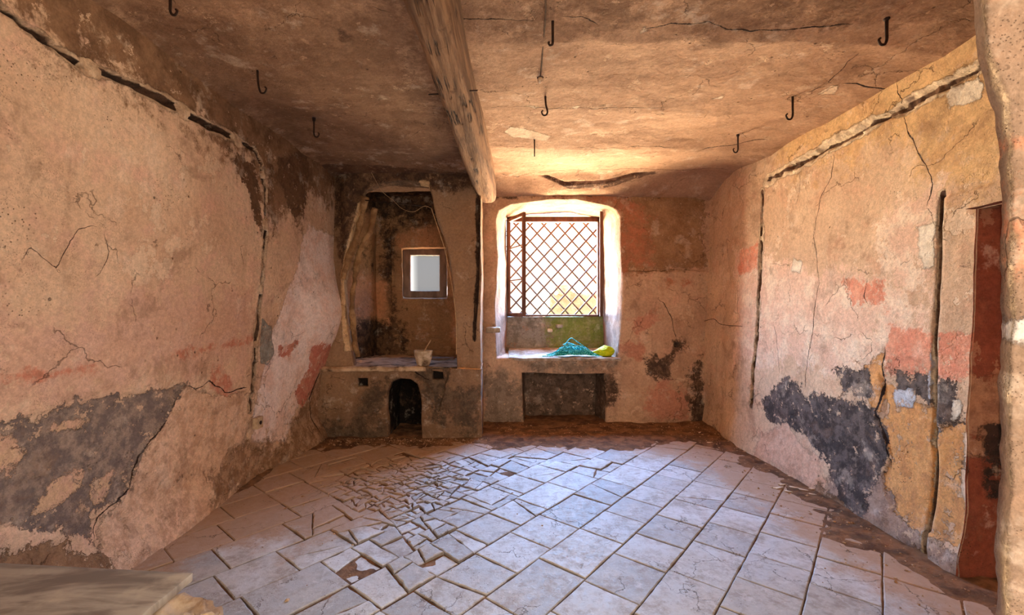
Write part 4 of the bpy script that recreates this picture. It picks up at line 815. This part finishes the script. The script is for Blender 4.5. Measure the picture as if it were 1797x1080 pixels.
# ------------------------------------------------------------------ window seat slab and sill, mask below the window
M_sill = simple('worn_sill_stone', lin(196, 184, 170), lin(150, 132, 112), 9, .85, .01, dirt=lin(132, 108, 84))
a, z_ = WB((893, 632)); b_, _ = WB((1088, 632))
gx = np.arange(a, b_, .012); gy = np.arange(YB - .045, WF + .02, .014); A, B = [q.ravel() for q in np.meshgrid(gx, gy, indexing='ij')]
zt = SILL + .012 + .05 * sst(B, YB + .2, WF); P = Parts(); P.add(np.stack([A, B, zt], 1), gridf(len(gx), len(gy))[:, ::-1])
gz = np.linspace(SILL + .012, SILL - .02, 5); A, B = [q.ravel() for q in np.meshgrid(gx, gz, indexing='ij')]; P.add(np.stack([A, A * 0 + YB - .045, B], 1), gridf(len(gx), len(gz)))
gy2 = np.linspace(YB - .045, YB + .02, 5); A, B = [q.ravel() for q in np.meshgrid(gx, gy2, indexing='ij')]; P.add(np.stack([A, B, A * 0 + SILL - .02], 1), gridf(len(gx), len(gy2)))
V, Fc = P.arr(); V0 = V.copy(); V = V + np.stack([0 * V[:, 0], .02 * fbm(V0, 6, 4, 3), .009 * fbm(V0, 7, 4, 5)], 1)
V[:, 1] += .05 * sst(WB((915, 0))[0] - V0[:, 0], 0, .08) * (V0[:, 1] < YB + .02)
o = mesh('window_sill', V, Fc, M_sill); tag(o, 'worn pale stone sill of the big window, broken at its left end', 'sill')
# small stone stub left of the window
v, f = boxv(*(lambda p, q: (p[0], q[0], YB - .12, YB + .02, q[1], p[1]))(onY(5.3)((853, 574)), onY(5.3)((878, 584))), seg=.02, jit=.02, seed=4, bev=.015)
tag(mesh('stone_stub', v, f, M_sill), 'short stone stub jutting from the wall left of the big window', 'stone')
# loose stones lying on the parapet
M_rock = simple('pale_rock', lin(196, 172, 144), lin(160, 130, 102), 10, .9, .012)
for i, (p, w, h, mt, lb) in enumerate((((965, 580), .075, .045, M_flake, 'small white stone wedged in the wall face below the window'), ((982, 573), .095, .055, M_sill, 'grey stone lying below the window frame, beside the white one'))):
    x, z = onY(WF - .03)(p); v, f = boxv(x - w / 2, x + w / 2, WF - .06, WF + .02, z - h / 2, z + h / 2, seg=.015, jit=.014, seed=20 + i, bev=.016); tag(mesh('stone', v, f, mt), lb, 'stone')

# ------------------------------------------------------------------ rope and bag on the sill
n = N('teal_rope'); w_ = n.new('ShaderNodeTexNoise'); w_.inputs['Scale'].default_value = 60; n.L(n.co, w_.inputs[0]); c = n.mix(n.rng(w_.outputs[0], .45, .58), lin(0, 142, 150), lin(110, 225, 222)); n.bump(w_.outputs[0], .002); M_rope = n.fin(c, .6)
zsil = SILL + .02; rr = np.random.RandomState(3)
cxr, _ = onY(YB + .14)((1006, 0)); pts = []; a = 0
for i in range(260):
    a += .42 + .2 * rr.randn() * .6; lay = i / 260; rx = (.25 - .04 * lay) * (1 + .25 * rr.randn() * .5); ry = (.075 - .03 * lay)
    ox = .05 * math.sin(i * .21) ; hmax = .025 + .13 * lay
    x = cxr + ox + rx * math.cos(a) + .04 * math.sin(a * 2.3); y = YB + .13 + ry * math.sin(a * 1.13 + .3)
    dome = math.exp(-((x - cxr) / .22) ** 4); pts.append((x, y, zsil + .008 + hmax * dome * (.25 + .75 * rr.rand())))
P_ = spline(pts, 5); o = tubeobj('rope', P_, .0062, M_rope, None, 7)
lst = [(P_, .0068, 7)]
bpy.data.objects.remove(o)
lp = [onY(YB + .12)(p) for p in [(1030, 612), (1010, 598), (1003, 594), (996, 600), (992, 608), (1000, 616)]]; lst.append((spline([(x, YB + .12 + .01 * i, z) for i, (x, z) in enumerate(lp)], 6), .006, 7))
lp = [onY(YB + .05)(p) for p in [(952, 627), (965, 626), (980, 622), (1000, 621), (1015, 618)]]; lst.append((spline([(x, YB + .05 + .012 * i, max(z, zsil + .006)) for i, (x, z) in enumerate(lp)], 6), .006, 7))
o = multitube('rope', lst, M_rope); tag(o, 'tangled coil of teal rope heaped on the window sill', 'rope')
n = N('yellow_green_cloth'); f_ = n.noise(14, 4, .6, dist=1.5); c = n.mix(n.rng(f_, .4, .6), lin(212, 222, 30), lin(186, 204, 10)); n.bump(f_, .02, 1); M_bag = n.fin(c, .55)
uu, vv = np.meshgrid(np.linspace(0, math.pi, 36), np.linspace(0, 2 * math.pi, 56, endpoint=False), indexing='ij'); uu, vv = uu.ravel(), vv.ravel()
B_ = np.stack([np.cos(uu), np.sin(uu) * np.cos(vv), np.sin(uu) * np.sin(vv)], 1); (xa, _), (xb, _) = onY(YB + .1)((1040, 0)), onY(YB + .1)((1079, 0))
tt = (B_[:, 0] + 1) / 2; tap = .3 + .7 * sst(tt, .0, .75); fold = 1 + .12 * np.abs(np.sin(vv * 4 + B_[:, 0] * 3)) + .34 * fbm(B_, 2.2, 4, 5)
V = np.stack([(xa + xb) / 2 + B_[:, 0] * (xb - xa) / 2, YB + .12 + B_[:, 1] * .07 * tap * fold, zsil + .055 + B_[:, 2] * .072 * tap * fold + .012 * (tt - .5)], 1); V[:, 2] = np.maximum(V[:, 2], zsil - .002 + .004 * np.sin(vv * 5))
o = mesh('cloth_bag', V, gridf(36, 56, True), M_bag); tag(o, 'crumpled yellow-green cloth bag at the right end of the sill', 'bag')

# ------------------------------------------------------------------ mortar and pestle on the hearth
M_mort = simple('grey_stone', lin(212, 192, 166), lin(176, 152, 124), 14, .9, .01, dirt=lin(100, 78, 58))
mx_, mz_ = onY(4.83)((742, 0))[0], BT + .022
prof = [(0, 0), (.055, 0), (.068, .01), (.082, .05), (.094, .10), (.101, .142), (.104, .158), (.098, .166), (.086, .163), (.078, .14), (.066, .09), (.04, .055), (0, .045)]
e = empty('stone_mortar', (mx_, 4.86, mz_)); tag(e, 'rough stone mortar bowl standing on the broken edge of the hearth', 'mortar')
pr = spline([(p[0], 0, p[1]) for p in prof], 3); na = 40; ang = np.linspace(0, 2 * math.pi, na, endpoint=False); V = []
for p in pr: V.append(np.stack([max(p[0], 0) * np.cos(ang), max(p[0], 0) * np.sin(ang), 0 * ang + p[2]], 1))
V = np.concatenate(V); lug = 1 + .13 * np.exp(-((np.angle(np.exp(1j * (np.arctan2(V[:, 1], V[:, 0]) + .5)))) / .25) ** 2) * sst(V[:, 2], .09, .14) + .13 * np.exp(-((np.angle(np.exp(1j * (np.arctan2(V[:, 1], V[:, 0]) - 2.7)))) / .25) ** 2) * sst(V[:, 2], .09, .14)
V[:, 0] *= lug; V[:, 1] *= lug; V = V + np.stack([fbm(V + 3, 14, 3, 1), fbm(V + 3, 14, 3, 5), fbm(V + 3, 14, 3, 9)], 1) * .006; mesh('bowl', V, gridf(len(pr), na, True), M_mort, e)
M_wood2 = simple('pestle_wood', lin(190, 152, 112), lin(146, 108, 76), 20, .8, .002)
o = tubeobj('pestle', [(mx_ - .035, 4.86, mz_ + .06), (mx_ - .015, 4.855, mz_ + .11), (mx_ + .03, 4.85, mz_ + .19), (mx_ + .075, 4.845, mz_ + .265), (mx_ + .085, 4.845, mz_ + .28)], [.014, .013, .008, .0075, .006], M_wood2, None, 10); tag(o, 'thin wooden pestle leaning out of the stone mortar', 'pestle')
# flat board lying at the back of the hearth top
v, f = boxv(-1.05, -.66, 5.45, 5.6, BT + .014, BT + .04, seg=.03, jit=.004, seed=9, bev=.004); tag(mesh('board', v, f, M_dframe, smooth=False), 'short dark wooden board lying on the hearth behind the mortar', 'board')

# ------------------------------------------------------------------ exposed flue ridges, iron bar and wires in the niche
M_ridge = simple('lime_ridge', lin(176, 138, 98), lin(134, 100, 68), 9, .9, .014, dirt=lin(120, 88, 60))
def ridge(name, pxs, Yr, r, label):
    pts = [(*onY(Yr + dy)((x, y)), dy) for x, y, dy in pxs]; P_ = spline([(p[0], Yr + p[2], p[1]) for p in pts], 14); rad = r * (1 + .5 * fbm(P_, 7, 3, 3)); v, f, c = tube(P_, rad, 14); v = v + np.stack([fbm(v, 16, 3, 1), fbm(v, 16, 3, 4), 0 * v[:, 0]], 1) * .022
    return tag(mesh(name, v, [tuple(q) for q in f] + c, M_ridge), label, 'plaster ridge')
ridge('plaster_ridge', [(641, 346, 0), (630, 400, 0), (614, 450, 0), (602, 490, 0)], YC + .02, .034, 'left pale crusted plaster ridge edging the chimney opening')
ridge('plaster_ridge', [(658, 366, .0), (652, 400, 0), (632, 440, 0), (623, 490, 0), (618, 540, 0), (622, 590, 0), (628, 627, 0)], YC + .12, .030, 'inner wavy pale plaster ridge running down to the hearth top')
yr = YC - .01; a = onY(yr)((634, 351)); b = onY(yr)((757, 363))
o = tubeobj('iron_bar', [(a[0], yr, a[1]), ((a[0] + b[0]) / 2, yr, (a[1] + b[1]) / 2), (b[0], yr, b[1])], .007, M_iron); tag(o, 'thin iron bar across the top of the chimney opening', 'bar')
M_string = simple('pale_string', lin(206, 172, 132), lin(170, 136, 100), 30, .8, .001)
sp_ = [(650, 300, -.02), (670, 335, -.02), (690, 352, -.02), (705, 366, -.02), (725, 372, -.02), (745, 362, -.02), (757, 366, -.03)]
o = tubeobj('string', spline([(onY(yr + d)((x, y))[0], yr + d, onY(yr + d)((x, y))[1]) for x, y, d in sp_], 8), .0024, M_string, None, 6); tag(o, 'pale string drooping below the iron bar of the chimney opening', 'string')
sp_ = [(757, 366), (770, 405), (781, 440), (788, 475), (796, 520), (800, 560), (801, 622)]
o = tubeobj('cable', spline([(onY(yr - .02)(p)[0], yr - .02, onY(yr - .02)(p)[1]) for p in sp_], 8), .0045, M_string, None, 6); tag(o, 'pale cable following the curved right edge of the chimney opening', 'cable')
# black cable in the groove beside the window
sp_ = [(843, 352), (842, 420), (840, 500), (836, 560), (833, 600)]
o = tubeobj('cable', spline([(onY(YC - .02)(p)[0], YC - .012, onY(YC - .02)(p)[1]) for p in sp_], 8), .006, M_iron, None, 6); tag(o, 'black cable hanging from the beam end beside the big window', 'cable')
# wire nailed across the back right corner
q0 = onY(5.3)((1236, 564)); Yw = F * 2.36 / (1304 - CX); q1 = (2.375, H + (CY - 573) / F * Yw)
o = tubeobj('wire', spline([(q0[0], 5.3, q0[1]), (2.37, 5.1, q0[1] + .03), (2.36, 4.9, q1[1] + .005), (2.35, Yw, q1[1])], 8), .003, M_iron, None, 6); tag(o, 'thin wire stretched on the right wall near the back corner', 'wire')
# old junction box low on the left wall
yj, zj = onL((443, 742)); M_box = simple('box_plaster', lin(196, 170, 140), lin(170, 142, 112), 20, .8, .003)
v, f = boxv(-.03, .012, -.045, .045, -.045, .045, seg=.02, jit=.003, bev=.006); e = empty('junction_box', (-1.985, yj, zj)); mesh('box', v, f, M_box, e); v, f, c = tube([(.0, 0, 0), (.0145, 0, 0), (.016, 0, 0)], [.016, .016, .012], 12); mesh('cable_hole', v, [tuple(q) for q in f] + c, M_iron, e); tag(e, 'small pale wall box below the groove in the left wall', 'junction box')

# ------------------------------------------------------------------ marble slab on rubble, lower left
n = N('grey_marble'); d_ = n.noise(1, 5, .6, st=(2.2, 9, 1), dist=.8); c = n.mix(n.rng(d_, .4, .62), lin(170, 158, 142), lin(120, 108, 98)); c = n.mix(n.math('MULTIPLY', n.rng(n.noise(6, 5), .5, .7), .6), c, lin(196, 182, 160)); n.bump(d_, .003, .5); M_marb = n.fin(c, .55)
SZ = .50; Sx, Sy = -1.055, 1.49
a = np.linspace(0, 1, 60); gxn = 60; gyn = 40
V = []; 
P = Parts()
v, f = boxv(-2.06, Sx, .78, Sy, SZ - .028, SZ, seg=.02, jit=.0, bev=.004)
v[:, 1] += (v[:, 0] - Sx) * -.085 * sst(v[:, 1], .8, 1.49); v = v + np.stack([fbm(v, 12, 3, 3), fbm(v, 12, 3, 6), 0 * v[:, 0]], 1) * .006 * sst(v[:, 0], -1.3, -1.06)[:, None]
sl_ = mesh('marble_slab', v, f, M_marb, smooth=True); tag(sl_, 'grey veined marble slab lying over rubble in the lower left corner', 'slab')
v, f = boxv(-1.93, -1.16, .80, 1.40, -.02, SZ - .03, seg=.03, jit=.035, seed=31, bev=.04)
v[:, 2] = np.minimum(v[:, 2], SZ - .03)
tag(mesh('masonry_base', v, f, M_rock), 'rough masonry block carrying the marble slab', 'masonry')
v, f = boxv(-1.17, -.93, 1.10, 1.47, -.02, .475, seg=.014, jit=.0, seed=37, bev=.07)
v = v + np.stack([fbm(v, 7, 4, 3), fbm(v, 7, 4, 7), fbm(v, 7, 4, 11)], 1) * .06 + np.stack([fbm(v, 24, 4, 3), fbm(v, 24, 4, 7), fbm(v, 24, 4, 11)], 1) * .03; v[:, 2] = np.where(v[:, 0] < Sx + .02, np.minimum(v[:, 2], SZ - .035), v[:, 2])
tag(mesh('rubble_stone', v, f, M_rock), 'lumpy broken pale stone beside the marble slab', 'stone')

# ------------------------------------------------------------------ stone ruin seen outside through the big window
M_out = plaster('outdoor_stone', (lin(186, 168, 142), lin(172, 152, 126), lin(196, 180, 154), lin(160, 140, 116)), cracks=False)
YO = 16.; OY = onY(YO); x0, zt = OY((963, 500)); x1, _ = OY((1075, 500)); zb = OY((0, 640))[1]
o = empty('stone_ruin', ((x0 + x1) / 2, YO, zb)); tag(o, 'pale ruined stone house wall outside, seen through the lower right of the big window', 'ruin'); inv = (-(x0 + x1) / 2, -YO, -zb)
P = Parts(); P.add(*boxv(x0, x1, YO, YO + 3, zb, zt - .25, seg=.12, jit=.10, seed=3, bev=.05)); P.add(*boxv(x0 + .2, x0 + .9, YO - .02, YO + 2.5, zt - .4, zt + .02, seg=.1, jit=.12, seed=6, bev=.05))
q = mesh('ruined_wall', *P.arr(), M_out, o, smooth=False); q.matrix_parent_inverse.translation = inv
